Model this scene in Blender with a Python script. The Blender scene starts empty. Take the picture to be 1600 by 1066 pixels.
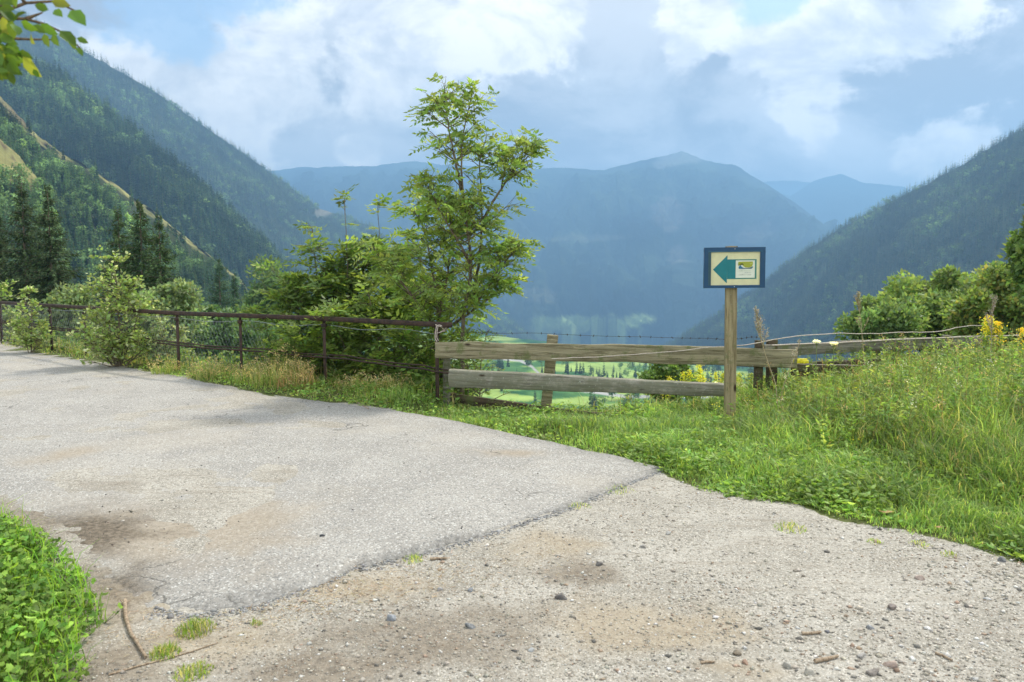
import bpy, math, random
import numpy as np
from math import radians, sin, cos, pi
from mathutils import Vector
R = np.random.default_rng(7)
scene = bpy.context.scene
COL = scene.collection

# ---------------------------------------------------------------- camera, light, exposure
FPX = 1244.0; HOR = 420.0
PITCH = math.atan((533-HOR)/FPX); EYE = 1.6
cd = bpy.data.cameras.new("camera"); cam = bpy.data.objects.new("camera", cd); COL.objects.link(cam)
cd.sensor_width = 36; cd.lens = 36*FPX/1600; cd.clip_start = 0.05; cd.clip_end = 40000
cam.location = (0, 0, EYE); cam.rotation_euler = (pi/2-PITCH, 0, 0)
cd.dof.use_dof = True; cd.dof.focus_distance = 8.0; cd.dof.aperture_fstop = 4.0
scene.camera = cam
scene.render.engine = 'CYCLES'
scene.view_settings.view_transform = 'Standard'; scene.view_settings.look = 'None'
scene.view_settings.gamma = 1; scene.view_settings.exposure = 0.5
cy = scene.cycles
cy.max_bounces = 6; cy.transparent_max_bounces = 4; cy.diffuse_bounces = 3; cy.glossy_bounces = 2
cy.transmission_bounces = 3; cy.volume_bounces = 0; cy.use_denoising = True
cy.caustics_reflective = False; cy.caustics_refractive = False
SUN_EL, SUN_AZ = radians(52), radians(48)        # azimuth clockwise from +Y (straight ahead)
sd = bpy.data.lights.new("sun", 'SUN'); sun = bpy.data.objects.new("sun", sd); COL.objects.link(sun)
sd.energy = 3.5; sd.angle = radians(5); sd.color = (1.0, 0.95, 0.86)
sv = Vector((sin(SUN_AZ)*cos(SUN_EL), cos(SUN_AZ)*cos(SUN_EL), sin(SUN_EL)))
sun.rotation_euler = sv.to_track_quat('Z', 'Y').to_euler()

class NT:                                          # small node-tree helper
    def __init__(s, tree): s.t = tree; s.t.nodes.clear()
    def n(s, ty, **kw):
        nd = s.t.nodes.new(ty)
        for k, v in kw.items(): setattr(nd, k, v)
        return nd
    def put(s, sock, v):
        if isinstance(v, bpy.types.NodeSocket): s.t.links.new(v, sock)
        elif isinstance(v, (tuple, list)) and len(v) == 3 and sock.type == 'RGBA': sock.default_value = (*v, 1)
        else: sock.default_value = v
    def m(s, op, a, b=0.5, c=0.0, clamp=False):
        nd = s.n('ShaderNodeMath', operation=op, use_clamp=clamp)
        s.put(nd.inputs[0], a); s.put(nd.inputs[1], b); s.put(nd.inputs[2], c); return nd.outputs[0]
    def mix(s, f, a, b, blend='MIX'):
        nd = s.n('ShaderNodeMix', data_type='RGBA', blend_type=blend)
        s.put(nd.inputs[0], f); s.put(nd.inputs[6], a); s.put(nd.inputs[7], b); return nd.outputs[2]
    def noise(s, vec, scale, detail=4, rough=0.55, dist=0.0):
        nd = s.n('ShaderNodeTexNoise'); s.put(nd.inputs['Vector'], vec); nd.inputs['Scale'].default_value = scale
        nd.inputs['Detail'].default_value = detail; nd.inputs['Roughness'].default_value = rough
        nd.inputs['Distortion'].default_value = dist; return nd.outputs[0]
    def vor(s, vec, scale, feat='F1', out=0):
        nd = s.n('ShaderNodeTexVoronoi', feature=feat); s.put(nd.inputs['Vector'], vec); nd.inputs['Scale'].default_value = scale
        return nd.outputs[out]
    def step(s, v, a, b, lo=0.0, hi=1.0):
        nd = s.n('ShaderNodeMapRange', interpolation_type='SMOOTHSTEP'); s.put(nd.inputs[0], v)
        for i, x in enumerate((a, b, lo, hi)): nd.inputs[i+1].default_value = x
        return nd.outputs[0]
    def geo(s): return s.n('ShaderNodeNewGeometry').outputs['Position']
    def mapped(s, v, sc=(1,1,1), loc=(0,0,0), rot=(0,0,0)):
        nd = s.n('ShaderNodeMapping'); s.put(nd.inputs[0], v); nd.inputs[1].default_value = loc
        nd.inputs[2].default_value = rot; nd.inputs[3].default_value = sc; return nd.outputs[0]
    def bump(s, h, strength=0.5, dist=0.01, nrm=None):
        nd = s.n('ShaderNodeBump'); s.put(nd.inputs['Height'], h); nd.inputs['Strength'].default_value = strength
        nd.inputs['Distance'].default_value = dist
        if nrm is not None: s.put(nd.inputs['Normal'], nrm)
        return nd.outputs[0]

world = bpy.data.worlds.new("World"); scene.world = world; world.use_nodes = True
def build_world():
    w = NT(world.node_tree)
    sky = w.n('ShaderNodeTexSky', sky_type='NISHITA'); sky.sun_disc = False
    sky.sun_elevation = SUN_EL; sky.sun_rotation = SUN_AZ; sky.air_density = 1.2; sky.dust_density = 1.0
    bg = w.n('ShaderNodeBackground'); w.put(bg.inputs[0], sky.outputs[0]); bg.inputs[1].default_value = 0.12
    d = w.n('ShaderNodeTexCoord').outputs['Generated']
    sp = w.n('ShaderNodeSeparateXYZ'); w.put(sp.inputs[0], d); x, y, z = sp.outputs
    az = w.m('ARCTAN2', x, y)
    cb = w.n('ShaderNodeCombineXYZ')               # flat layer of cloud seen in perspective
    k = w.m('ADD', z, 0.16)
    w.put(cb.inputs[0], w.m('DIVIDE', x, k)); w.put(cb.inputs[1], w.m('DIVIDE', y, k)); w.put(cb.inputs[2], w.m('MULTIPLY', z, 3.0))
    P = cb.outputs[0]
    q = w.mapped(d, (1, 1, 1.7)); big = w.noise(w.mapped(d, (1, 1, 2.2)), 2.6, 7, 0.6, 0.3); fine = w.noise(q, 6.5, 10, 0.62, 0.35); puff = w.noise(d, 9.0, 8, 0.6, 0.3)
    puff2 = w.noise(d, 22.0, 6, 0.6, 0.2); soft = w.noise(d, 4.0, 3, 0.5, 0.5)
    warp = w.m('ADD', w.m('MULTIPLY', w.m('ADD', w.m('SUBTRACT', puff, 0.5), w.m('SUBTRACT', fine, 0.5)), 2.6), w.m('ADD', w.m('MULTIPLY', w.m('SUBTRACT', puff2, 0.5), 1.2), w.m('MULTIPLY', w.m('SUBTRACT', soft, 0.5), 3.0)))
    def blob(px, py, rx, ry):                      # ellipse in azimuth / elevation
        a0 = math.atan((px-800)/FPX); e0 = math.sin(math.atan((HOR-py)/FPX)); ra = rx/FPX; re = ry/FPX
        u = w.m('DIVIDE', w.m('SUBTRACT', az, a0), ra); v = w.m('DIVIDE', w.m('SUBTRACT', z, e0), re)
        return w.m('SUBTRACT', 1.0, w.m('SQRT', w.m('ADD', w.m('MULTIPLY', u, u), w.m('MULTIPLY', v, v))))
    def union(L, soft=(-0.15, 0.35), k=1.0):
        o = None
        for b in L:
            o = blob(*b) if o is None else w.m('MAXIMUM', o, blob(*b))
        return w.step(w.m('ADD', o, w.m('MULTIPLY', warp, k)), *soft)
    blue = union([(330, -10, 130, 85), (235, 30, 140, 75), (90, -60, 330, 90), (300, 90, 60, 40), (1190, 5, 50, 40)], (-0.2, 0.35), 0.8)
    white = union([(280, 160, 200, 70), (420, 150, 110, 110), (470, 60, 100, 90), (640, 60, 230, 120), (330, 240, 160, 80), (560, 245, 40, 24),
                   (1240, 60, 170, 100), (1330, 90, 110, 60), (1480, 250, 70, 45), (1080, 60, 60, 60), (-300, 100, 300, 120)], (-0.12, 0.32), 0.9)
    grey = w.mix(w.step(big, 0.42, 0.58), (0.38, 0.365, 0.38), (0.72, 0.685, 0.66))
    grey = w.mix(w.m('MULTIPLY', w.step(fine, 0.45, 0.66), 0.5), grey, (0.86, 0.84, 0.82))
    wh = w.mix(w.step(fine, 0.34, 0.6), (0.70, 0.67, 0.65), (1.22, 1.12, 1.0)); wh = w.mix(w.step(puff2, 0.48, 0.7, 0, 0.5), wh, (0.66, 0.64, 0.63))
    over = w.m('MAXIMUM', w.step(z, 0.36, 0.55), w.step(y, 0.25, -0.1)); grey = w.mix(over, grey, (1.12, 1.10, 1.07))
    c = w.mix(white, grey, wh)
    glow = w.n('ShaderNodeVectorMath', operation='SCALE'); w.put(glow.inputs[0], c); w.put(glow.inputs['Scale'], w.step(z, 0.20, 0.07, 1.0, 1.5)); c = glow.outputs[0]
    # overcast gaps elsewhere: behind and above, blue shows between the clouds
    gap = w.m('MAXIMUM', blue, w.m('MULTIPLY', w.step(big, 0.5, 0.62), w.m('MULTIPLY', w.step(z, 0.42, 0.7), 0.5)))
    cl = w.n('ShaderNodeBackground'); w.put(cl.inputs[0], c); cl.inputs[1].default_value = 1.1
    bl = w.n('ShaderNodeBackground'); w.put(bl.inputs[0], w.mix(0.5, sky.outputs[0], sky.outputs[0])); bl.inputs[1].default_value = 0.15
    mx = w.n('ShaderNodeMixShader'); w.put(mx.inputs[0], w.m('SUBTRACT', 1.0, w.m('MULTIPLY', gap, 0.85)))
    w.put(mx.inputs[1], bl.outputs[0]); w.put(mx.inputs[2], cl.outputs[0])
    out = w.n('ShaderNodeOutputWorld'); w.put(out.inputs[0], mx.outputs[0])
build_world()

# ---------------------------------------------------------------- geometry helpers
def unp(px, py, d):                                # photo pixel + forward distance -> world point
    u = (px-800)/FPX; v = (533-py)/FPX; cp, sp = cos(PITCH), sin(PITCH)
    ry = cp+v*sp; rz = -sp+v*cp
    return np.array([u*d/ry, d, EYE+rz*d/ry])
def gnd(px, py, z=0.0):                            # photo pixel -> point on the plane at height z
    u = (px-800)/FPX; v = (533-py)/FPX; cp, sp = cos(PITCH), sin(PITCH)
    ry = cp+v*sp; rz = -sp+v*cp; t = (z-EYE)/rz
    return np.array([u*t, ry*t, z])
def hsh(i, j, s):
    h = (i.astype(np.int64)*374761393+j.astype(np.int64)*668265263+s*974711) & 0x7fffffff
    h = ((h ^ (h >> 13))*1274126177) & 0x7fffffff
    return ((h ^ (h >> 16)) & 0xffff)/65535.0
def vnoise(x, y, s=0):
    x = np.asarray(x, float); y = np.asarray(y, float)
    i = np.floor(x); j = np.floor(y); f = x-i; g = y-j; f = f*f*(3-2*f); g = g*g*(3-2*g)
    return (hsh(i, j, s)*(1-f)+hsh(i+1, j, s)*f)*(1-g)+(hsh(i, j+1, s)*(1-f)+hsh(i+1, j+1, s)*f)*g
def fbm(x, y, o=5, s=0, g=0.5):
    a = 1.0; t = 0; n = 0; x = np.asarray(x, float); y = np.asarray(y, float)
    for k in range(o):
        t = t+a*(vnoise(x, y, s+k*17)-0.5); n += a; a *= g; x = x*2.03+11.7; y = y*2.03+5.3
    return 2*t/n
def nrm(a): return a/np.maximum(np.linalg.norm(a, axis=-1, keepdims=True), 1e-9)

class Geo:
    def __init__(s): s.V = []; s.F = []; s.C = []; s.M = []; s.n = 0
    def add(s, V, F, c=(1, 1, 1), mi=0):
        V = np.asarray(V, float).reshape(-1, 3); F = np.asarray(F, np.int64)
        s.V.append(V); s.F.append((F+s.n, mi)); s.C.append(np.broadcast_to(np.asarray(c, float), V.shape)); s.n += len(V)
    def mesh(s, name, mats, smooth=False):
        V = np.concatenate(s.V); C = np.concatenate(s.C)
        me = bpy.data.meshes.new(name); me.vertices.add(len(V)); me.vertices.foreach_set('co', V.ravel().astype(np.float32))
        lv = np.concatenate([f.ravel() for f, _ in s.F]); tot = np.concatenate([np.full(len(f), f.shape[1]) for f, _ in s.F])
        mi = np.concatenate([np.full(len(f), m) for f, m in s.F])
        st = np.concatenate([[0], np.cumsum(tot)[:-1]])
        me.loops.add(len(lv)); me.loops.foreach_set('vertex_index', lv.astype(np.int32))
        me.polygons.add(len(tot)); me.polygons.foreach_set('loop_start', st.astype(np.int32))
        me.polygons.foreach_set('material_index', mi.astype(np.int32))
        if smooth: me.polygons.foreach_set('use_smooth', np.ones(len(tot), bool))
        at = me.color_attributes.new('col', 'FLOAT_COLOR', 'POINT')
        at.data.foreach_set('color', np.concatenate([C, np.ones((len(C), 1))], 1).ravel().astype(np.float32))
        for m in (mats if isinstance(mats, (list, tuple)) else [mats]): me.materials.append(m)
        me.update(calc_edges=True); me.validate(); return me
    def obj(s, name, mats, parent=None, smooth=False, loc=None, **props):
        if loc is not None:
            for v in s.V: v -= np.asarray(loc)
        o = bpy.data.objects.new(name, s.mesh(name, mats, smooth)); COL.objects.link(o)
        if parent is not None: o.parent = parent
        elif loc is not None: o.location = loc
        for k, v in props.items(): o[k] = v
        return o
def thing(name, label, cat, loc=(0, 0, 0), group=None):
    o = bpy.data.objects.new(name, None); COL.objects.link(o); o.location = loc; o['label'] = label; o['category'] = cat
    if group: o['group'] = group
    o.empty_display_size = 0.1; return o
def tube(g, pts, rad, sides=6, c=(1, 1, 1), cap=True, mi=0):
    P = np.asarray(pts, float); n = len(P); rad = np.broadcast_to(np.asarray(rad, float), (n,))
    T = nrm(np.gradient(P, axis=0)); up = np.array([0, 0, 1.]) if abs(T[0, 2]) < 0.9 else np.array([0, 1., 0])
    A = nrm(np.cross(T, up)); B = np.cross(T, A)
    a = np.linspace(0, 2*pi, sides, endpoint=False)
    V = P[:, None]+rad[:, None, None]*(np.cos(a)[None, :, None]*A[:, None]+np.sin(a)[None, :, None]*B[:, None])
    i = np.arange(n-1)[:, None]*sides; j = np.arange(sides)[None]; k = (j+1) % sides
    F = np.stack([i+j, i+k, i+sides+k, i+sides+j], -1).reshape(-1, 4)
    g.add(V.reshape(-1, 3), F, c, mi)
    if cap:
        for e, o in ((0, 1), (n-1, -1)):
            ring = V[e]; g.add(np.vstack([ring, P[e]]), np.stack([np.arange(sides), (np.arange(sides)+1) % sides, np.full(sides, sides)], -1)[:, ::o], c, mi)
def many_tubes(g, A, B, ra, rb, c=(1, 1, 1), mi=0, sides=3):      # straight tapering twigs, all at once
    A = np.asarray(A, float); B = np.asarray(B, float); n = len(A); T = nrm(B-A)
    h = np.where(np.abs(T[:, 2:3]) < 0.9, np.array([[0, 0, 1.]]), np.array([[1., 0, 0]])); S = nrm(np.cross(T, h)); N = np.cross(T, S)
    ra = np.broadcast_to(ra, (n,))[:, None]; rb = np.broadcast_to(rb, (n,))[:, None]; V = []
    for P, r in ((A, ra), (B, rb)):
        for k in range(sides):
            t = 2*pi*k/sides; V.append(P+r*(cos(t)*S+sin(t)*N))
    V = np.stack(V, 1); i = np.arange(n)[:, None, None]*2*sides
    F = np.array([[k, (k+1) % sides, sides+(k+1) % sides, sides+k] for k in range(sides)])[None]+i
    cc = np.repeat(np.broadcast_to(np.asarray(c, float), (n, 3)), 2*sides, 0)
    g.add(V.reshape(-1, 3), F.reshape(-1, 4), cc, mi)
def diamonds(g, B, D, W, l, w, c, bend=0.0, mi=0):                # leaf: base, two flanks, tip
    n = len(B); l = np.broadcast_to(l, (n,))[:, None]; w = np.broadcast_to(w, (n,))[:, None]; N = np.cross(D, W)
    V = np.stack([B, B+D*l*.45+W*w*.5+N*l*bend, B+D*l-N*l*bend*.6, B+D*l*.45-W*w*.5+N*l*bend], 1)
    g.add(V.reshape(-1, 3), (np.arange(n)[:, None]*4+np.arange(4)[None]), np.repeat(np.broadcast_to(c, (n, 3)), 4, 0), mi)
def leaves6(g, B, D, W, l, w, c, fold=0.12, mi=0):                # rounder, folded leaf of six corners
    n = len(B); l = np.broadcast_to(l, (n,))[:, None]; w = np.broadcast_to(w, (n,))[:, None]; N = np.cross(D, W)
    V = np.stack([B, B+D*l*.28+W*w*.46+N*w*fold, B+D*l*.68+W*w*.38+N*w*fold, B+D*l-N*l*.08, B+D*l*.68-W*w*.38+N*w*fold, B+D*l*.28-W*w*.46+N*w*fold], 1)
    i = np.arange(n)[:, None]*6
    F = np.concatenate([i+np.array([[0, 1, 2, 3]]), i+np.array([[0, 3, 4, 5]])])
    g.add(V.reshape(-1, 3), F, np.repeat(np.broadcast_to(c, (n, 3)), 6, 0), mi)
def colors(n, base, var=0.25, alt=None, pa=0.1, ch=0.12):
    c = np.array(base)[None]*(1+var*(R.random((n, 1))*2-1))*(1+ch*(R.random((n, 3))*2-1))
    if alt is not None:
        m = R.random(n) < pa; c[m] = np.array(alt)*(1+var*(R.random((m.sum(), 1))*2-1))
    return np.clip(c, 0.004, 0.9)
def rdirs(n, zlo=-1, zhi=1):
    a = R.random(n)*2*pi; z = zlo+(zhi-zlo)*R.random(n); r = np.sqrt(1-z*z)
    return np.stack([r*np.cos(a), r*np.sin(a), z], -1)
def box(g, c, sx, sy, sz, rz=0.0, col=(1, 1, 1), mi=0, bev=0.0, tilt=None):
    x, y, z = sx/2, sy/2, sz/2; b = bev
    if b > 0:
        V = []
        for X in (-1, 1):
            for Y in (-1, 1):
                for Z in (-1, 1): V += [(X*(x-b), Y*(y-b), Z*z), (X*(x-b), Y*y, Z*(z-b)), (X*x, Y*(y-b), Z*(z-b))]
        bm = __import__('bmesh').new(); vs = [bm.verts.new(v) for v in V]
        __import__('bmesh').ops.convex_hull(bm, input=vs); bm.verts.index_update()
        V = np.array([v.co[:] for v in bm.verts]); F = np.array([[v.index for v in f.verts] for f in bm.faces if len(f.verts) == 3])
        bm.free()
    else:
        V = np.array([[X*x, Y*y, Z*z] for X in (-1, 1) for Y in (-1, 1) for Z in (-1, 1)])
        F = np.array([[0, 1, 3, 2], [4, 6, 7, 5], [0, 4, 5, 1], [2, 3, 7, 6], [0, 2, 6, 4], [1, 5, 7, 3]])
    if tilt is not None: V = V @ np.array(tilt).T
    ca, sa = cos(rz), sin(rz); V = V @ np.array([[ca, sa, 0], [-sa, ca, 0], [0, 0, 1]])
    g.add(V+np.asarray(c), F, col, mi)

# ---------------------------------------------------------------- materials
def mat(name):
    m = bpy.data.materials.new(name); m.use_nodes = True; return m, NT(m.node_tree)
def finish(t, shader):
    o = t.n('ShaderNodeOutputMaterial'); t.put(o.inputs[0], shader)
def pbr(t, col, rough=0.8, spec=0.3, nm=None, metal=0.0):
    b = t.n('ShaderNodeBsdfPrincipled'); t.put(b.inputs['Base Color'], col); t.put(b.inputs['Roughness'], rough)
    b.inputs['Specular IOR Level'].default_value = spec; b.inputs['Metallic'].default_value = metal
    if nm is not None: t.put(b.inputs['Normal'], nm)
    return b.outputs[0]
def leafmat(name, trans=0.45, rough=0.5, spec=0.35, nscale=0.0, namp=0.3, gain=1.0):
    m, t = mat(name); c = t.n('ShaderNodeAttribute', attribute_name='col').outputs['Color']; gn = t.n('ShaderNodeVectorMath', operation='SCALE'); t.put(gn.inputs[0], c); gn.inputs['Scale'].default_value = gain; c = gn.outputs[0]
    if nscale:
        f = t.step(t.noise(t.geo(), nscale, 3), 0.35, 0.65, 1-namp, 1+namp)
        c = t.mix(1.0, c, c); sc = t.n('ShaderNodeVectorMath', operation='SCALE'); t.put(sc.inputs[0], c); t.put(sc.inputs['Scale'], f); c = sc.outputs[0]
    a = pbr(t, c, rough, spec)
    tr = t.n('ShaderNodeBsdfTranslucent')
    t.put(tr.inputs[0], t.mix(1.0, c, (1.4, 1.3, 0.7), 'MULTIPLY'))
    mx = t.n('ShaderNodeMixShader'); mx.inputs[0].default_value = trans; t.put(mx.inputs[1], a); t.put(mx.inputs[2], tr.outputs[0])
    finish(t, mx.outputs[0]); return m
M = {}
M['leaf'] = leafmat('leaf', 0.5, gain=1.75)
M['grass'] = leafmat('grass', 0.5, 0.5, 0.25, 1.6, 0.2, 1.85)
M['needle'] = leafmat('needle', 0.2, 0.7, 0.15, gain=1.6)
M['forest'] = leafmat('forest', 0.3, 0.8, 0.1, 0.008, 0.35, 1.6)
def bark(name, a, b, sc=30):
    m, t = mat(name); p = t.n('ShaderNodeTexCoord').outputs['Object']; n = t.noise(t.mapped(p, (1, 1, 0.25)), sc, 6, 0.7)
    finish(t, pbr(t, t.mix(t.step(n, 0.35, 0.65), a, b), 0.9, 0.2, t.bump(n, 0.6, 0.01))); return m
M['bark'] = bark('bark', (0.10, 0.075, 0.05), (0.24, 0.20, 0.14))
M['twig'] = bark('twig', (0.08, 0.06, 0.035), (0.16, 0.11, 0.06), 80)
M['stick'] = bark('stick', (0.20, 0.14, 0.09), (0.42, 0.33, 0.23), 60)
def attr_mat(name, rough=0.8, spec=0.3, sc=40.0, amp=0.25, bmp=0.4, bd=0.004):
    m, t = mat(name); c = t.n('ShaderNodeAttribute', attribute_name='col').outputs['Color']; p = t.geo()
    n = t.noise(p, sc, 5, 0.65); v = t.n('ShaderNodeVectorMath', operation='SCALE'); t.put(v.inputs[0], c); t.put(v.inputs['Scale'], t.step(n, 0.3, 0.7, 1-amp, 1+amp))
    finish(t, pbr(t, v.outputs[0], rough, spec, t.bump(n, bmp, bd))); return m
M['stone'] = attr_mat('stone', 0.85, 0.25, 60, 0.3)
M['paint'] = attr_mat('paint', 0.35, 0.4, 12, 0.06, 0.05, 0.001)
M['straw'] = attr_mat('straw', 0.7, 0.2, 20, 0.2)
def wood(name, moss=0.3, light=(0.36, 0.32, 0.20), dark=(0.10, 0.085, 0.045), axis=0, green=(0.13, 0.16, 0.055)):
    m, t = mat(name); p = t.n('ShaderNodeTexCoord').outputs['Object']
    s = [14, 14, 14]; s[axis] = 0.9
    g = t.noise(t.mapped(p, tuple(s)), 2.2, 9, 0.7, 0.6); s2 = [60, 60, 60]; s2[axis] = 2.5
    f = t.noise(t.mapped(p, tuple(s2)), 1.5, 5, 0.7)
    c = t.mix(t.step(g, 0.3, 0.62), dark, light); c = t.mix(t.step(f, 0.58, 0.72), c, (0.05, 0.042, 0.028))
    mm = t.noise(p, 5, 8, 0.75); c = t.mix(t.m('MULTIPLY', t.step(mm, 0.6-moss*0.4, 0.72-moss*0.3), 0.8), c, green)
    k = [7, 7, 7]; k[axis] = 2.6; kn = t.vor(t.mapped(p, tuple(k)), 1.0)
    c = t.mix(t.step(kn, 0.16, 0.06), c, (0.045, 0.03, 0.018))
    l = t.noise(p, 38, 4, 0.7); c = t.mix(t.m('MULTIPLY', t.step(l, 0.6, 0.7), min(1, moss*1.6)), c, (0.42, 0.43, 0.36))
    finish(t, pbr(t, c, 0.9, 0.15, t.bump(t.m('ADD', f, t.m('MULTIPLY', g, 2.0)), 0.55, 0.012))); return m
M['wood_pale'] = wood('weathered_wood', 0.22)
M['wood_moss'] = wood('mossy_wood', 0.6, (0.42, 0.39, 0.32), (0.09, 0.08, 0.06), green=(0.20, 0.20, 0.14))
M['wood_grey'] = wood('grey_wood', 0.35, (0.30, 0.28, 0.22), (0.09, 0.08, 0.06))
M['wood_post'] = wood('post_wood', 0.2, (0.38, 0.31, 0.18), (0.15, 0.12, 0.06), axis=2)
M['wood_dark'] = wood('rotten_wood', 0.3, (0.12, 0.09, 0.06), (0.04, 0.03, 0.02))
def rust():
    m, t = mat('rusty_metal'); p = t.geo(); n = t.noise(p, 14, 7, 0.7); f = t.noise(p, 90, 4, 0.7)
    c = t.mix(t.step(n, 0.38, 0.62), (0.03, 0.022, 0.018), (0.075, 0.045, 0.03)); c = t.mix(t.step(f, 0.62, 0.75), c, (0.14, 0.10, 0.075))
    finish(t, pbr(t, c, 0.75, 0.4, t.bump(f, 0.4, 0.003), 0.3)); return m
M['rust'] = rust()
def plain(name, c, rough=0.6, metal=0.0, spec=0.4):
    m, t = mat(name); n = t.noise(t.geo(), 50, 4); finish(t, pbr(t, t.mix(t.step(n, 0.3, 0.7), tuple(x*0.8 for x in c), tuple(min(1, x*1.2) for x in c)), rough, spec, None, metal)); return m
M['wire'] = plain('galvanised_wire', (0.33, 0.36, 0.38), 0.45, 0.6)
M['barb'] = plain('old_wire', (0.07, 0.06, 0.05), 0.7, 0.4)
M['rope'] = plain('rope', (0.5, 0.43, 0.36), 0.9)
M['band'] = plain('yellow_plastic', (0.75, 0.65, 0.03), 0.5)
# ---------------------------------------------------------------- ground
FX = np.array([-400, -60, -11.3, -8.88, -5.13, -2.5, -.9, .3, 3.0, 6.5, 30, 100, 400]); FY = np.array([300, 62, 17.5, 15.3, 12.2, 10.64, 9.57, 9.1, 8.75, 9.9, 18, 50, 200])
def yf(x): return np.interp(x, FX, FY)
E_N = np.array([gnd(*p)[:2] for p in [(0, 772), (60, 800), (110, 838), (170, 895), (230, 945), (300, 960), (400, 945), (460, 925), (520, 905), (560, 884), (600, 880), (650, 866), (700, 855), (790, 826), (870, 800), (960, 765), (1030, 735)]])
E_T = np.array([gnd(*p)[:2] for p in [(0, 540), (100, 560), (280, 590), (400, 615), (600, 640), (800, 680), (1030, 733)]])
E_G = np.array([gnd(*p)[:2] for p in [(1030, 738), (1090, 765), (1180, 780), (1250, 793), (1320, 818), (1400, 835), (1500, 855), (1600, 880), (1750, 930), (1900, 980)]])
def y_near(x): return np.interp(x, np.r_[-14, -8, E_N[:, 0]], np.r_[13.5, 8.9, E_N[:, 1]])
def y_top(x): return np.interp(x, np.r_[-40, E_T[:, 0]], np.r_[44, E_T[:, 1]])
def y_grass(x): return np.where(x < E_T[-1, 0], y_top(x), np.interp(x, E_G[:, 0], E_G[:, 1]))
def sm(x): x = np.clip(x, 0, 1); return x*x*(3-2*x)
def H(x, y):
    x = np.asarray(x, float); y = np.asarray(y, float)
    s = (y-yf(x))*0.8; g = y-y_grass(x)
    z = 0.012*fbm(x*1.1, y*1.1, 3, 3)+0.006*fbm(x*5, y*5, 3, 9)
    z = z+sm(g/1.2)*(0.035+0.05*fbm(x*1.6, y*1.6, 3, 21))
    z = z+sm((x-1.6)/3.5)*sm((g-0.2)/3.2)*0.24
    z = z-0.035*sm((0.25-g)/0.5)*sm((x-0.5)/1.0)*0
    z = z-0.15*sm((s+1.1)/0.9)*sm((x+1.4)/.8)*sm((2.9-x)/.9)
    q = np.maximum(s-0.35, 0)
    z = z-460*(1-np.exp(-q*0.55/460))*1.0+np.minimum(q*0.2, 6)*fbm(x/9, y/9, 4, 31)*0.5
    z = z+sm((-x-2.2+np.maximum(0, 3.5-y)*0.2)/5)*sm((y_near(x)-y-0.5)/4)*0.8
    return z
def gz(x, y): return float(H(x, y))
def warp(lo, hi, a, b, n1, far):                  # fine in [a,b], coarser outward to [lo,hi]
    L = a-np.geomspace(0.05, a-lo, far)[::-1]; U = b+np.geomspace(0.05, hi-b, far)
    return np.r_[L, np.linspace(a, b, n1), U]
def grid_faces(n, m):
    i = np.arange(n-1)[:, None]*m+np.arange(m-1)[None]
    return np.stack([i, i+m, i+m+1, i+1], -1).reshape(-1, 4)
def proj(P):
    x, y, z = P[..., 0], P[..., 1], P[..., 2]-EYE; cp, sp = cos(PITCH), sin(PITCH)
    d = np.maximum(y*cp-z*sp, 0.05); return 800+FPX*x/d, 533-FPX*(y*sp+z*cp)/d
def stain(P, L, k=0.55, seed=0):                   # patches of soil and dust, placed once in the world
    px, py = proj(P); w = fbm(P[..., 0]*1.7, P[..., 1]*1.7, 5, 50+seed); o = np.full(px.shape, -9.)
    for cx, cy_, rx, ry in L:
        c = gnd(cx, cy_)[:2]; ex = abs(gnd(cx+rx, cy_)[0]-c[0]); ey = (gnd(cx, cy_-ry)[1]-gnd(cx, cy_+ry)[1])/2
        o = np.maximum(o, 1-np.hypot((P[..., 0]-c[0])/ex, (P[..., 1]-c[1])/ey))
    w = w+0.8*fbm(P[..., 0]*6, P[..., 1]*6, 4, 80+seed); return sm((o*1.1+w*k*1.9)/1.3+0.3)
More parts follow.
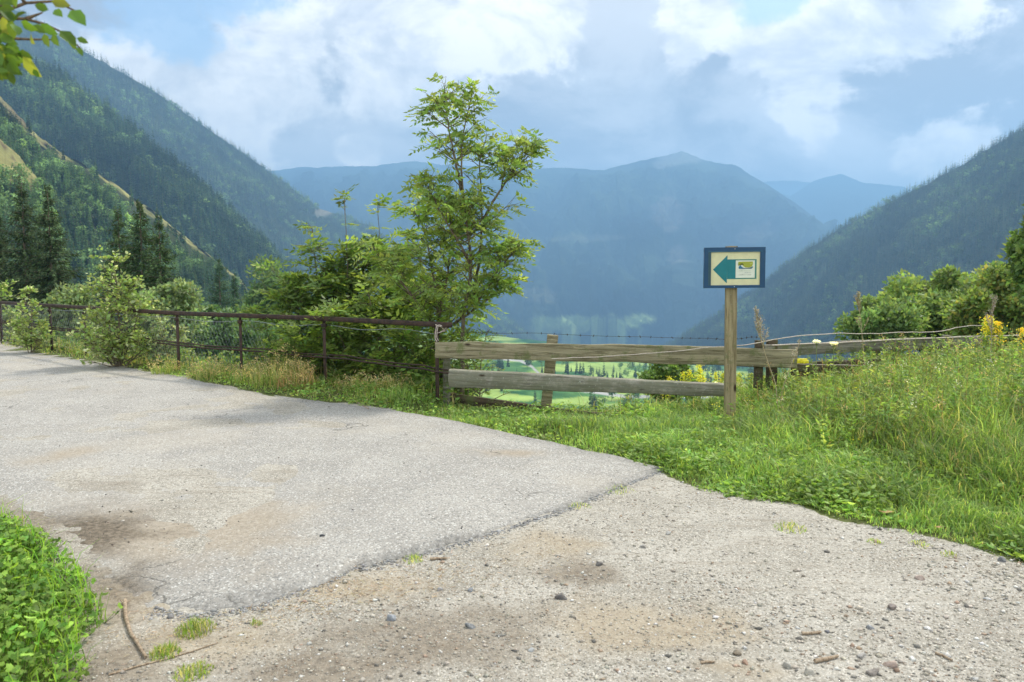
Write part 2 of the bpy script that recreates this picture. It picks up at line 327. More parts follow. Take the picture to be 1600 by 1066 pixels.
def build_ground():
    xs = warp(-7000, 7000, -5, 7, 300, 90); ys = warp(-1400, 12000, 1.2, 12, 270, 90)
    X, Y = np.meshgrid(xs, ys, indexing='ij'); Z = H(X, Y)
    P = np.stack([X, Y, Z], -1); g = Y-y_grass(X)+0.22*fbm(X*2.2, Y*2.2, 4, 70)
    gr = sm((g-0.02)/0.12)*1.0
    herb = sm((HERB(X, Y))/0.2)
    gr = np.maximum(gr, herb); dark = stain(P, [(620, 985, 190, 50), (150, 1040, 120, 60), (60, 815, 130, 50), (180, 930, 130, 75), (900, 900, 60, 20), (500, 1040, 160, 30)], 0.5, 1)
    tan = stain(P, [(1000, 985, 150, 60), (560, 925, 110, 26), (330, 1000, 120, 40), (870, 850, 120, 24), (1120, 1040, 120, 30), (160, 940, 90, 60)], 0.5, 2)
    G = Geo(); G.add(P, grid_faces(len(xs), len(ys)), np.stack([gr, tan, dark], -1).reshape(-1, 3))
    m, t = mat('ground'); c = t.n('ShaderNodeAttribute', attribute_name='col').outputs['Color']; sp = t.n('ShaderNodeSeparateColor'); t.put(sp.inputs[0], c)
    p = t.geo(); n1 = t.noise(p, 2.0, 6, 0.6); n2 = t.noise(p, 26, 5, 0.7); v1 = t.vor(p, 75, out=1); v2 = t.vor(p, 160, out=1); vd = t.vor(p, 75); vd2 = t.vor(p, 34)
    bw = t.n('ShaderNodeSeparateColor'); t.put(bw.inputs[0], v1); bw2 = t.n('ShaderNodeSeparateColor'); t.put(bw2.inputs[0], v2)
    base = t.mix(t.step(n1, 0.35, 0.65), (0.29, 0.268, 0.225), (0.37, 0.345, 0.295))
    base = t.mix(t.step(bw.outputs[0], 0.62, 0.95), base, (0.208, 0.192, 0.160)); base = t.mix(t.step(bw2.outputs[1], 0.78, 0.95), base, (0.527, 0.493, 0.425))
    base = t.mix(t.m('MULTIPLY', t.step(n2, 0.56, 0.7), 0.5), base, (0.20, 0.16, 0.11))
    base = t.mix(t.m('MULTIPLY', sp.outputs[1], 0.6), base, t.mix(t.step(n2, 0.35, 0.65), (0.272, 0.208, 0.132), (0.368, 0.304, 0.208)))
    base = t.mix(t.m('MULTIPLY', sp.outputs[2], 0.75), base, t.mix(t.step(n2, 0.35, 0.6), (0.095, 0.074, 0.052), (0.22, 0.18, 0.132)))
    stk = t.noise(t.mapped(p, (1.2, 14, 1), rot=(0, 0, radians(52))), 1.0, 4, 0.6); base = t.mix(t.m('MULTIPLY', t.step(stk, 0.52, 0.66), 0.3), base, (0.20, 0.165, 0.12))
    soil = t.mix(t.step(n1, 0.4, 0.6), (0.075, 0.085, 0.03), (0.10, 0.12, 0.035))
    gm = t.step(t.m('ADD', sp.outputs[0], t.m('MULTIPLY', t.m('SUBTRACT', n2, 0.5), 0.9)), 0.4, 0.6)
    col = t.mix(gm, base, soil)
    h = t.m('ADD', t.m('MULTIPLY', t.m('SUBTRACT', 1, vd), 0.35), t.m('ADD', t.m('MULTIPLY', t.m('SUBTRACT', 1.0, vd2), 0.5), t.m('MULTIPLY', n2, 0.8)))
    finish(t, pbr(t, col, 0.95, 0.12, t.bump(h, 0.55, 0.012)))
    G.obj('ground', m, kind='structure', smooth=True)
def HERB(x, y):                                    # weedy patch at the lower left: > 0 inside
    L = np.array([gnd(*p)[:2] for p in [(150, 1066), (176, 965), (112, 862), (60, 832), (0, 805)]])
    xe = np.interp(y, L[:, 1], L[:, 0]); xe = np.where(y < L[0, 1], L[0, 0]+0.25*(L[0, 1]-y), xe); xe = np.where(y > L[-1, 1], -99, xe)
    return xe-x-.08+0.09*fbm(x*4, y*4, 3, 90)
build_ground()
def build_asphalt():
    xs = np.r_[np.linspace(-12, -4, 110)[:-1], np.linspace(-4, E_T[-1, 0]+0.02, 560)]
    ragged = 0.16*fbm(xs*2.0, xs*0+1, 6, 5, 0.66)+0.05*fbm(xs*17, xs*0+4, 4, 8, .6)
    b = y_near(xs)+ragged*np.clip((E_T[-1, 0]-xs)*1.5, 0.2, 1); tp = y_top(xs)+0.05*fbm(xs*3, xs*0, 4, 15)*1.5; tp = np.maximum(tp, b+0.01)
    n = 150; v = np.linspace(0, 1, n)**1.7
    Y = b[:, None]+(tp-b)[:, None]*v[None]; X = np.repeat(xs[:, None], n, 1); e = (Y-b[:, None])
    th = 0.002+(0.016+0.018*vnoise(X*2.5, X*0, 6))*sm((X+1.8)/0.6)
    Z = H(X, Y)+th*sm(e/(0.05+0.25*vnoise(X*3, X*0, 12))+0.25)+0.008*fbm(X*1.5, Y*1.5, 3, 2)*sm(e)-0.012*sm(0.3-e)*np.abs(fbm(X*9, Y*9, 3, 77))*2
    P = np.stack([X, Y, Z], -1); low = P[:, :1].copy(); low[..., 2] -= 0.06; low[..., 1] -= 0.004; P = np.concatenate([low, P], 1)
    tan = stain(P, [(310, 830, 230, 52), (100, 712, 50, 14), (800, 712, 60, 6)], 0.35, 4)
    dark = stain(P, [(95, 845, 150, 62), (190, 915, 120, 46)], 0.28, 5)
    edge = sm(1-(P[..., 1]-b[:, None])/(0.02+0.24*vnoise(P[..., 0]*2.2, P[..., 0]*0, 44)))*sm((P[..., 0]+1.75)/.4)*(.35+.65*sm(.5+fbm(P[..., 0]*5, P[..., 1]*5, 4, 46))); edge = np.maximum(edge, .55*sm(1-(tp[:, None]-P[..., 1])/(.1+.4*vnoise(P[..., 0]*1.5, P[..., 1]*3, 48))))
    G = Geo(); G.add(P, grid_faces(len(xs), n+1), np.stack([tan, dark, edge], -1).reshape(-1, 3))
    m, t = mat('asphalt'); c = t.n('ShaderNodeAttribute', attribute_name='col').outputs['Color']; sp = t.n('ShaderNodeSeparateColor'); t.put(sp.inputs[0], c)
    p = t.geo(); wp = t.n('ShaderNodeVectorMath', operation='ADD'); nt = t.n('ShaderNodeTexNoise'); t.put(nt.inputs['Vector'], p); nt.inputs['Scale'].default_value = 2.5; nt.inputs['Detail'].default_value = 6; sc_ = t.n('ShaderNodeVectorMath', operation='SCALE'); t.put(sc_.inputs[0], nt.outputs['Color']); sc_.inputs['Scale'].default_value = 0.7; t.put(wp.inputs[0], p); t.put(wp.inputs[1], sc_.outputs[0]); crack = t.m('MULTIPLY', t.step(t.vor(wp.outputs[0], 0.9, 'DISTANCE_TO_EDGE'), 0.010, 0.003), t.step(t.noise(p, 0.7, 3), 0.53, 0.60)); n1 = t.noise(p, 1.3, 5, 0.6); n2 = t.noise(p, 30, 5, 0.7); n3 = t.noise(p, 0.5, 3); v = t.vor(p, 110, out=1); vd = t.vor(p, 110); q = t.n('ShaderNodeSeparateColor'); t.put(q.inputs[0], v)
    base = t.mix(t.step(n1, 0.35, 0.65), (0.292, 0.275, 0.245), (0.345, 0.326, 0.290))
    base = t.mix(t.step(q.outputs[0], 0.7, 0.95), base, (0.176, 0.172, 0.160)); base = t.mix(t.step(q.outputs[1], 0.80, 1.0), base, (0.544, 0.527, 0.484))
    base = t.mix(t.m('MULTIPLY', t.step(n2, 0.55, 0.72), 0.45), base, (0.20, 0.19, 0.165))
    base = t.mix(t.m('MULTIPLY', t.step(n3, 0.5, 0.65), 0.25), base, (0.44, 0.39, 0.31))
    base = t.mix(t.m('MULTIPLY', sp.outputs[2], 0.8), base, t.mix(t.step(n2, 0.4, 0.6), (0.09, 0.087, 0.08), (0.27, 0.26, 0.24)))
    base = t.mix(t.m('MULTIPLY', sp.outputs[0], 0.6), base, t.mix(t.step(n2, 0.35, 0.65), (0.248, 0.192, 0.124), (0.368, 0.308, 0.224)))
    base = t.mix(t.m('MULTIPLY', sp.outputs[1], 0.9), base, t.mix(t.step(n2, 0.38, 0.66), (0.07, 0.054, 0.036), (0.19, 0.152, 0.108)))
    base = t.mix(t.m('MULTIPLY', crack, 0.7), base, (0.08, 0.075, 0.065))
    h = t.m('SUBTRACT', t.m('ADD', t.m('MULTIPLY', t.m('SUBTRACT', 1, vd), 0.6), t.m('MULTIPLY', n2, 1.2)), t.m('MULTIPLY', crack, 1.5))
    finish(t, pbr(t, base, 0.9, 0.2, t.bump(h, 0.5, 0.008)))
    G.obj('asphalt_road', m, kind='structure', smooth=True)
build_asphalt()

# ---------------------------------------------------------------- mountains and valley
def interp_ctrl(C, N):
    C = np.asarray(C, float); t = np.linspace(0, len(C)-1, N); k = np.arange(len(C))
    return [np.interp(t, k, C[:, i]) for i in range(3)]
def mount(name, ridge, foot, N, Mv, material, amp=0.03, gul=6, seed=0, skirt=150, col=(1, 1, 1), colfn=None, rj=0.003):
    rx, ry, rd = interp_ctrl(ridge, N); fx, fy, fd = interp_ctrl(foot, N)
    Rg = np.array([unp(a, b, c) for a, b, c in zip(rx, ry, rd)]); Ft = np.array([unp(a, b, c) for a, b, c in zip(fx, fy, fd)])
    arc = np.r_[0, np.cumsum(np.linalg.norm(np.diff(Rg, axis=0), axis=1))]; L = arc[-1]
    Rg[:, 2] += fbm(arc/L*40, arc*0, 5, seed)*rj*rd
    v = np.linspace(0, 1, Mv); S = np.linalg.norm(Rg-Ft, axis=1).mean()
    P = Rg[:, None]*(1-v[None, :, None])+Ft[:, None]*v[None, :, None]
    U = arc[:, None]/S+0*v[None]; W = v[None]+0*U
    rug = (1-np.abs(fbm(U*gul*0.5, W*gul*0.28, 5, seed+1))*2.2); d2 = fbm(U*gul*2, W*gul*1.5, 6, seed+2, 0.55)
    env = sm(v*3.2)[None]
    T = nrm(np.gradient(Rg, axis=0)); D = nrm(Ft-Rg); Nn = nrm(np.cross(T, D)); Nn[Nn[:, 2] < 0] *= -1
    P = P+Nn[:, None]*((rug*0.6+d2*0.5)*amp*S*env)[..., None]
    n = 6; back = np.array([[0, 0.4, -0.75]])*S*0.5; B = Rg[:, None]+back[None]*np.linspace(1, 1/n, n)[None, :, None]
    sk = P[:, -1:]+np.array([0, 0, -1.])*skirt
    A = np.concatenate([B, P, sk], 1); C = np.broadcast_to(FG if colfn is not None else np.array(col, float), A.shape).copy()
    if colfn is not None: C[:, n:n+Mv] = colfn(P, U, W)
    G = Geo(); G.add(A, grid_faces(*A.shape[:2]), C.reshape(-1, 3)); o = G.obj(name, material, kind='structure', smooth=True)
    return P
def hillmat(name, a, b, sc, use_attr=False, bump_sc=0.05, bd=6.0):
    m, t = mat(name); p = t.geo(); n = t.noise(p, sc, 8, 0.68); c = t.mix(t.step(n, 0.35, 0.65), a, b)
    if use_attr:
        at = t.n('ShaderNodeAttribute', attribute_name='col').outputs['Color']; c = t.mix(t.step(t.noise(p, sc*6, 6, 0.7), 0.3, 0.7), at, t.mix(1.0, at, (0.65, 0.68, 0.65), 'MULTIPLY'))
    h = t.noise(p, bump_sc, 7, 0.75); finish(t, pbr(t, c, 0.95, 0.05, t.bump(h, 0.9, bd))); return m
hm_near = hillmat('forest_floor', (0.035, 0.045, 0.02), (0.075, 0.075, 0.035), 0.02, True, 0.2, 2.0)
hm_far = hillmat('far_slope', (0.03, 0.045, 0.025), (0.06, 0.07, 0.035), 0.003, True, 0.02, 25.0)
FG = np.array([0.05, 0.062, 0.025]); YG = np.array([0.30, 0.28, 0.11]); BR = np.array([0.16, 0.12, 0.075]); GG = np.array([0.20, 0.31, 0.08])
def c_far(P, U, W):
    px, py = proj(P); c = np.zeros(P.shape)+np.array([0.038, 0.055, 0.03])
    nn = fbm(px/60, py/60, 5, 3)[..., None]; c = np.clip(c*(1+nn*2.2), .01, 1)
    n2 = fbm(px/45, py/22, 5, 8)
    for cx, cy_, rx, ry, k, cc in [(930, 505, 95, 13, 1.0, (0.374, 0.510, 0.187)), (1005, 500, 30, 9, 1, (0.408, 0.544, 0.204)), (860, 515, 60, 6, .7, (0.340, 0.442, 0.170)), (830, 462, 40, 14, .4, (0.340, 0.340, 0.221)),
                                   (925, 372, 60, 8, .45, (0.340, 0.357, 0.221)), (1040, 320, 26, 40, .4, (0.408, 0.340, 0.289)), (1060, 400, 18, 24, .4, (0.374, 0.323, 0.272)), (1065, 245, 50, 16, .5, (0.408, 0.425, 0.408)), (1180, 360, 30, 20, .3, (0.340, 0.306, 0.255)), (690, 400, 60, 30, .3, (0.238, 0.272, 0.170))]:
        k_ = sm((1-np.hypot((px-cx)/rx, (py-cy_)/ry)+n2*0.9)*2.2)*k; c = c*(1-k_[..., None])+np.array(cc)*k_[..., None]
    return c
mount('far_mountain', [(380, 268, 7200), (480, 262, 7000), (560, 260, 6800), (640, 252, 6600), (700, 258, 6500), (800, 266, 6200), (880, 262, 6000), (945, 267, 5800), (985, 254, 5700), (1030, 247, 5600), (1065, 237, 5600), (1100, 250, 5600), (1150, 260, 5600), (1200, 288, 5600), (1250, 322, 5600), (1300, 360, 5600), (1350, 400, 5600), (1450, 470, 5600)],
      [(x, 540, 3700) for x in (380, 480, 560, 640, 700, 800, 880, 945, 985, 1030, 1065, 1100, 1150, 1200, 1250, 1300, 1350, 1450)], 500, 260, hm_far, 0.10, 9, 11, 300, colfn=c_far, rj=0.0024)
mount('far_peak', [(1060, 340, 8600), (1200, 300, 8600), (1235, 306, 8600), (1270, 284, 8500), (1312, 271, 8400), (1350, 286, 8300), (1410, 292, 8300), (1500, 330, 8300), (1600, 380, 8300)],
      [(x, 490, 6600) for x in (1060, 1200, 1235, 1270, 1312, 1350, 1410, 1500, 1600)], 160, 70, hm_far, 0.09, 6, 23, 200, col=(0.04, 0.055, 0.035), rj=0.0015)
mount('distant_ridge', [(1050, 300, 10800), (1150, 290, 10800), (1210, 283, 10800), (1250, 283, 10800), (1300, 290, 10800), (1450, 320, 10800)],
      [(x, 460, 9500) for x in (1050, 1150, 1210, 1250, 1300, 1450)], 100, 30, hm_far, 0.04, 5, 29, 200, col=(0.05, 0.06, 0.045), rj=0.001)
def c_b(P, U, W):
    px, py = proj(P); c = np.zeros(P.shape)+FG*0.9; k = sm((1-np.hypot((px-505)/16, (py-332)/7)+fbm(px/9, py/9, 3, 4)*.6)*3)
    return c*(1-k[..., None])+np.array([.22, .2, .15])*k[..., None]
SB = mount('left_mountain', [(-400, -190, 1750), (0, 2, 1900), (130, 80, 2000), (250, 148, 2150), (400, 254, 2400), (500, 325, 2600), (575, 352, 2800), (700, 430, 3000), (850, 537, 3200), (900, 570, 3300)],
      [(-400, 640, 1150), (0, 640, 1150), (130, 640, 1200), (250, 640, 1250), (400, 640, 1350), (500, 640, 1500), (575, 640, 1700), (700, 640, 2000), (850, 640, 2500), (900, 660, 2700)], 300, 130, hm_near, 0.035, 7, 37, 250, colfn=c_b, rj=0.002)
SA = mount('left_slope', [(-350, -110, 1050), (0, 92, 1050), (100, 132, 1050), (180, 196, 1060), (260, 258, 1070), (330, 318, 1080), (400, 380, 1100), (450, 430, 1130), (500, 490, 1160)],
      [(-350, 420, 690), (0, 420, 690), (100, 450, 690), (180, 500, 680), (260, 550, 660), (330, 600, 650), (400, 640, 650), (450, 660, 650), (500, 680, 650)], 200, 90, hm_near, 0.03, 6, 43, 200, col=FG, rj=0.003)
def c_c(P, U, W):
    px, py = proj(P); c = np.zeros(P.shape)+FG; n = fbm(U*14, W*9, 5, 6)
    k = sm((0.11+n*0.16-W)*14)*0.95; n5 = 1.5*fbm(U*60, W*40, 4, 66)[..., None]; c = c*(1-k[..., None])+(YG*(.8+.7*n5)+np.clip(-n5, 0, 1)*(FG-YG)*1.2)*k[..., None]; k2 = sm((W*18-0.1+n*2.2)*1.2)*sm((0.07-W+n*.04)*16)*(px < 230)*0.8
    return c*(1-k2[..., None])+BR*k2[..., None]
SC = mount('left_spur', [(-250, 40, 560), (0, 152, 560), (60, 214, 560), (150, 270, 560), (250, 338, 570), (330, 402, 580), (380, 440, 590), (400, 478, 600), (425, 530, 600)],
      [(-250, 560, 260), (0, 600, 260), (60, 620, 250), (150, 640, 250), (250, 660, 250), (330, 670, 250), (380, 680, 250), (400, 690, 250), (425, 700, 260)], 220, 110, hm_near, 0.03, 6, 51, 150, colfn=c_c, rj=0.004)
def c_d(P, U, W):
    n = fbm(U*12, W*12, 5, 16)[..., None]; kk = sm((proj(P)[1][..., None]-272+60*n)/25); return FG*kk+(1-kk)*np.clip(YG*1.1*(1+n*0.5)*(1-sm((n-0.1)*4))+BR*sm((n-0.1)*4), 0, 1)
SD = mount('left_pasture', [(-200, 120, 330), (0, 218, 330), (30, 245, 330), (58, 276, 325), (74, 325, 320), (100, 420, 300)],
      [(-200, 600, 170), (0, 600, 170), (30, 600, 170), (58, 610, 170), (74, 630, 175), (100, 650, 180)], 110, 60, hm_near, 0.03, 5, 57, 120, colfn=c_d, rj=0.004)
SR = mount('right_mountain', [(2050, -90, 1250), (1750, 92, 1350), (1600, 200, 1450), (1500, 260, 1550), (1420, 303, 1650), (1350, 335, 1720), (1300, 365, 1800), (1240, 405, 1900), (1190, 446, 2000), (1130, 487, 2100), (1060, 530, 2200), (1000, 565, 2300)],
      [(2050, 580, 600), (1750, 580, 700), (1600, 580, 800), (1500, 580, 900), (1420, 580, 1000), (1350, 580, 1100), (1300, 580, 1200), (1240, 580, 1350), (1190, 580, 1500), (1130, 580, 1700), (1060, 585, 1900), (1000, 600, 2100)], 300, 130, hm_near, 0.03, 7, 61, 250, col=FG*0.8, rj=0.003)
def c_m(P, U, W):
    px, py = proj(P); n = fbm(px/30, py/8, 4, 4)[..., None]; fl = fbm(px/55+py/14, py/9-px/90, 2, 14)[..., None]; c = GG*(1+0.35*n+.45*np.sign(fl)*np.minimum(1, np.abs(fl)*6))+np.array([0.05, 0.015, 0])*np.sign(fl)
    rd = np.abs(py-np.interp(px, [780, 812, 830, 848, 862, 880, 980], [560, 563, 572, 590, 600, 606, 620]))
    k = sm((3.2-rd)/1.5)[..., None]; return c*(1-k)+np.array([0.42, 0.41, 0.38])*k
SM = mount('valley_meadow', [(560, 514, 1500), (700, 518, 1500), (790, 526, 1500), (860, 534, 1500), (930, 548, 1400), (1000, 566, 1300), (1180, 575, 1200), (1300, 570, 1100)],
      [(x, 690, 330) for x in (560, 700, 790, 860, 930, 1000, 1180, 1300)], 260, 160, hillmat('meadow', (1, 1, 1), (1, 1, 1), 0.004, True, 0.05, 2.0), 0.006, 4, 67, 150, colfn=c_m, rj=0.0015)

# ---------------------------------------------------------------- haze
def build_haze():
    m, t = mat('haze'); v = t.n('ShaderNodeVolumePrincipled'); v.inputs['Color'].default_value = HAZE_C; v.inputs['Density'].default_value = HAZE_D
    v.inputs['Density Attribute'].default_value = ''; v.inputs['Anisotropy'].default_value = 0.25
    o = t.n('ShaderNodeOutputMaterial'); t.put(o.inputs['Volume'], v.outputs[0])
    G = Geo(); box(G, (0, 5350, 250), 14100, 13700, 1500); G.obj('haze', m, kind='stuff')
HAZE_C = (0.31, 0.60, 0.97, 1); HAZE_D = 2.7e-4
build_haze()
# ---------------------------------------------------------------- trees of the slopes
def conifer(h, r, nw, nb, seed, sub=0, droop=0.35, base=0.08, tipw=0.02):
    rr = np.random.default_rng(seed); B = []; D = []; L = []; t0 = []
    for k in range(nw):
        t = base+(1-base)*(k+rr.random()*0.5)/nw; n = max(3, int(nb*(1.15-0.6*t)))
        a = rr.random()*6+np.arange(n)*2*pi/n+rr.normal(0, 0.25, n); l = r*(1-t)**0.85*(0.65+0.5*rr.random(n))+tipw*h
        dz = droop*(1-1.6*t)+rr.normal(0, 0.08, n)
        B.append(np.stack([0*a, 0*a, t*h+rr.normal(0, .016*h, n)], -1)); D.append(nrm(np.stack([np.cos(a), np.sin(a), -dz], -1))); L.append(l); t0.append(np.full(n, t))
    return np.concatenate(B), np.concatenate(D), np.concatenate(L), np.concatenate(t0)
def proto_conifer(h, r, nw, nb, seed, c, lod):
    g = Geo(); B, D, L, t = conifer(h, r, nw, nb, seed); n = len(B)
    W = nrm(np.cross(D, [0, 0, 1.]))
    cc = colors(n, c, 0.3)
    diamonds(g, B, D, nrm(W+np.random.default_rng(seed).normal(0, .35, (n, 3))), L, L*0.75+0.02*h, cc, 0.1)
    if lod:                                        # hanging sprays give thickness from the side
        W2 = nrm(np.cross(W, D)*1.0); diamonds(g, B+D*(L*0.15)[:, None], nrm(D+np.array([0, 0, -.35])), W2, L*0.8, L*0.5, cc*0.85, 0.0)
    a = np.arange(5)*2*pi/5; k = 0.013*h
    V = np.concatenate([np.stack([k*np.cos(a), k*np.sin(a), a*0-0.06*h], -1), [[0, 0, h]]]); g.add(V, np.array([[i, (i+1) % 5, 5] for i in range(5)]), (0.10, 0.08, 0.06))
    return g
def proto_broad(h, r, n, seed, c, ls):
    rr = np.random.default_rng(seed); g = Geo(); P = []
    nl = 7; lobes = np.stack([rr.normal(0, r*.3, nl), rr.normal(0, r*.3, nl), h*(0.45+0.45*rr.random(nl))], -1); lr = r*(0.45+0.3*rr.random(nl))
    k = rr.integers(0, nl, n); d = nrm(rr.normal(0, 1, (n, 3))); P = lobes[k]+d*(lr[k]*(0.7+0.35*rr.random(n)))[:, None]
    W = nrm(np.cross(d, rr.normal(0, 1, (n, 3)))); dd = nrm(np.cross(W, d)+0.5*rr.normal(0, 1, (n, 3)))
    cc = np.array(c)[None]*(0.75+0.5*rr.random((nl, 1)))[k]*(0.7+0.6*rr.random((n, 1)))
    diamonds(g, P, dd, W, ls, ls*0.8, cc, 0.1)
    a = np.arange(5)*2*pi/5; q = 0.02*h; V = np.concatenate([np.stack([q*np.cos(a), q*np.sin(a), a*0-0.06*h], -1), [[0, 0, h*.8]]]); g.add(V, np.array([[i, (i+1) % 5, 5] for i in range(5)]), (0.14, 0.12, 0.1)); return g
def merged(G, protos, P, S, K, tint):
    for k, pr in enumerate(protos):
        m = np.where(K == k)[0]
        if not len(m): continue
        V = np.concatenate(pr.V); C = np.concatenate(pr.C); a = R.random(len(m))*2*pi; ca, sa = np.cos(a)[:, None], np.sin(a)[:, None]
        s = S[m][:, None]; X = (V[None, :, 0]*ca-V[None, :, 1]*sa)*s+P[m, 0:1]; Y = (V[None, :, 0]*sa+V[None, :, 1]*ca)*s+P[m, 1:2]
        Z = V[None, :, 2]*s*(0.9+0.25*R.random((len(m), 1)))+P[m, 2:3]
        VV = np.stack([X, Y, Z], -1).reshape(-1, 3); CC = (C[None]*tint[m][:, None]).reshape(-1, 3)
        base = G.n; off = (np.arange(len(m))*len(V))[:, None, None]
        first = True
        for f, mi in pr.F:
            ff = (f[None]+off).reshape(-1, f.shape[1])
            if first: G.add(VV, ff, CC, mi); first = False
            else: G.F.append((ff+base, mi))
def scatter(S, n, keep=None):
    a = np.linalg.norm(np.cross(S[1:, :-1]-S[:-1, :-1], S[:-1, 1:]-S[:-1, :-1]), axis=-1)
    if keep is not None: a = a*keep(S[:-1, :-1])
    c = np.cumsum(a.ravel()); k = np.searchsorted(c, R.random(n)*c[-1]); i, j = np.unravel_index(np.minimum(k, a.size-1), a.shape)
    u, v = R.random((2, n, 1)); return S[i, j]*(1-u)*(1-v)+S[i+1, j]*u*(1-v)+S[i, j+1]*(1-u)*v+S[i+1, j+1]*u*v
DG = (0.048, 0.085, 0.04); LG = (0.085, 0.135, 0.05)
far_con = [proto_conifer(1, 0.17, 7, 5, s, DG, 0) for s in range(4)]
mid_con = [proto_conifer(1, 0.15+0.02*s, 13, 8, 10+s, DG, 1) for s in range(4)]
far_br = [proto_broad(0.8, 0.36, 46, s, LG, 0.2) for s in range(3)]
mid_br = [proto_broad(0.8, 0.34, 170, 5+s, LG, 0.11) for s in range(3)]
def inview(P, mx=250):
    px, py = proj(P); return (px > -mx)*(px < 1600+mx)*(py > -200)*(py < 760)*1.0
def forest(name, label, cat, S, n, hs, pbroad, keep, tintv=0.3, seed=0):
    P = scatter(S, n, keep); h = hs[0]+(hs[1]-hs[0])*R.random(n); nz = fbm(P[:, 0]/90, P[:, 1]/90, 4, seed)
    broad = R.random(n) < pbroad*np.clip(1+3*nz, 0, 3); P[:, 2] -= 0.5
    tint = (1+tintv*(R.random((n, 1))*2-1))*np.ones((n, 3)); tint = tint*(1+0.7*nz[:, None]); lar = R.random(n) < .12+.4*np.clip(fbm(P[:, 0]/60, P[:, 1]/60, 3, seed+9), 0, 1); tint[lar] *= [1.5, 1.4, 1.05]; tint = np.clip(tint, .3, 3); return P, h, broad, tint
def emit(G, P, h, broad, tint, con, br):
    K = R.integers(0, len(con), len(P)); K2 = R.integers(0, len(br), len(P))
    merged(G, con, P[~broad], h[~broad], K[~broad], tint[~broad]); merged(G, br, P[broad], h[broad]*0.85, K2[broad], tint[broad])
# dense woods: right mountain, left mountain
G = Geo(); P, h, b, tn = forest('', '', '', SR, 21000, (12, 21), 0.05, lambda P: inview(P, 80)*(proj(P)[1] < 570), 0.3, 1); emit(G, P, h, b, tn*0.8, far_con, far_br)
o = G.obj('forest', M['forest'], kind='stuff'); o['label'] = 'dense dark conifer forest covering the steep right-hand mountain'; o['category'] = 'forest'
def keep_b(P):
    px, py = proj(P); return inview(P, 80)*(np.hypot((px-505)/17, (py-334)/9) > 1)*(py < np.interp(px, [0, 100, 180, 260, 330, 400, 450, 500, 560, 900], [110, 150, 215, 275, 335, 400, 450, 510, 560, 570]))
G = Geo(); P, h, b, tn = forest('', '', '', SB, 21000, (14, 25), 0.07, keep_b, 0.3, 2); emit(G, P, h, b, tn, far_con, far_br)
# nearer slope and spur: the trees that show largest become things
PA, hA, bA, tA = forest('', '', '', SA, 5200, (18, 31), 0.06, lambda P: inview(P, 80)*(proj(P)[1] < np.interp(proj(P)[0], [0, 60, 150, 250, 330, 380, 425, 500], [175, 235, 290, 360, 425, 465, 560, 640])), 0.35, 3)
def keep_c(P):
    px, py = proj(P); n = fbm(P[..., 0]/25, P[..., 1]/25, 3, 8); line = np.interp(px, [-250, 0, 60, 150, 250, 330, 380, 400, 425], [40, 152, 214, 270, 338, 402, 440, 478, 530])
    return inview(P)*((py > line+32+n*30)*1.0+(py > line+3)*0.03)*(py < 620)
PC, hC, bC, tC = forest('', '', '', SC, 3600, (7, 14), 0.07, keep_c, 0.3, 4)
def keep_d(P):
    px, py = proj(P); return inview(P)*np.where(py > np.interp(px, [0, 30, 50, 62, 75], [278, 300, 315, 290, 200]), 1.0, 0.03)
PD, hD, bD, tD = forest('', '', '', SD, 620, (5, 12), 0.2, keep_d, 0.3, 5)
def keep_m(P):
    px, py = proj(P); k = np.zeros(px.shape)
    for cx, cy_, rx, ry, w in [(600, 590, 190, 80, 1), (735, 578, 34, 16, 1), (1030, 585, 75, 18, 1), (1150, 590, 120, 40, 1), (700, 640, 80, 30, 1), (905, 590, 45, 9, .6), (850, 566, 34, 7, .8), (872, 570, 20, 3, 1), (815, 590, 8, 5, 2), (790, 592, 10, 4, 2), (870, 640, 60, 16, 1), (890, 583, 50, 2.5, 4), (930, 595, 45, 2.5, 4), (800, 575, 30, 2, 3), (840, 600, 50, 2.5, 3), (980, 640, 60, 20, 1), (950, 600, 60, 8, .8), (985, 527, 40, 7, 0)]:
        k = np.maximum(k, (np.hypot((px-cx)/rx, (py-cy_)/ry) < 1)*w)
    return k
PM, hM, bM, tM = forest('', '', '', SM, 650, (6, 15), 0.5, keep_m, 0.3, 6)
P = np.concatenate([PA, PC, PD, PM]); h = np.concatenate([hA, hC, hD, hM]); b = np.concatenate([bA, bC, bD, bM]); tn = np.concatenate([tA, tC, tD, tM])
Z = np.concatenate([np.zeros(len(PA)), np.ones(len(PC)), np.full(len(PD), 2), np.full(len(PM), 3)]).astype(int)
px, py = proj(P); size = h/P[:, 1]*((px > 5)*(px < 1040)*(py > 25)*(~((px < 275)*(py > 400)))*(~((px > 450)*(py > 360)*(Z < 3))))*((Z < 3)+(Z == 3)*(py < 640)*(px > 735)*2.0)
order = np.argsort(-size); top = np.zeros(len(P), bool)
for flag, cnt in ((False, 270), (True, 120)):
    q = [i for i in order if b[i] == flag and size[i] > 0][:cnt]; top[q] = True
emit(G, P[~top], h[~top], b[~top], tn[~top], mid_con, mid_br)
o = G.obj('forest', M['forest'], kind='stuff'); o['label'] = 'mixed blue-green mountain forest covering the left-hand valley side'; o['category'] = 'forest'
zone = [('on the forested slope above the grassy strip', 'high on the left slope'), ('on the spur below the grassy strip', 'on the left spur'),
        ('on the slope below the yellow pasture', 'below the left pasture'), ('in the green valley meadow seen through the fence', 'in the valley meadow')]
tv = 3; lib = {}
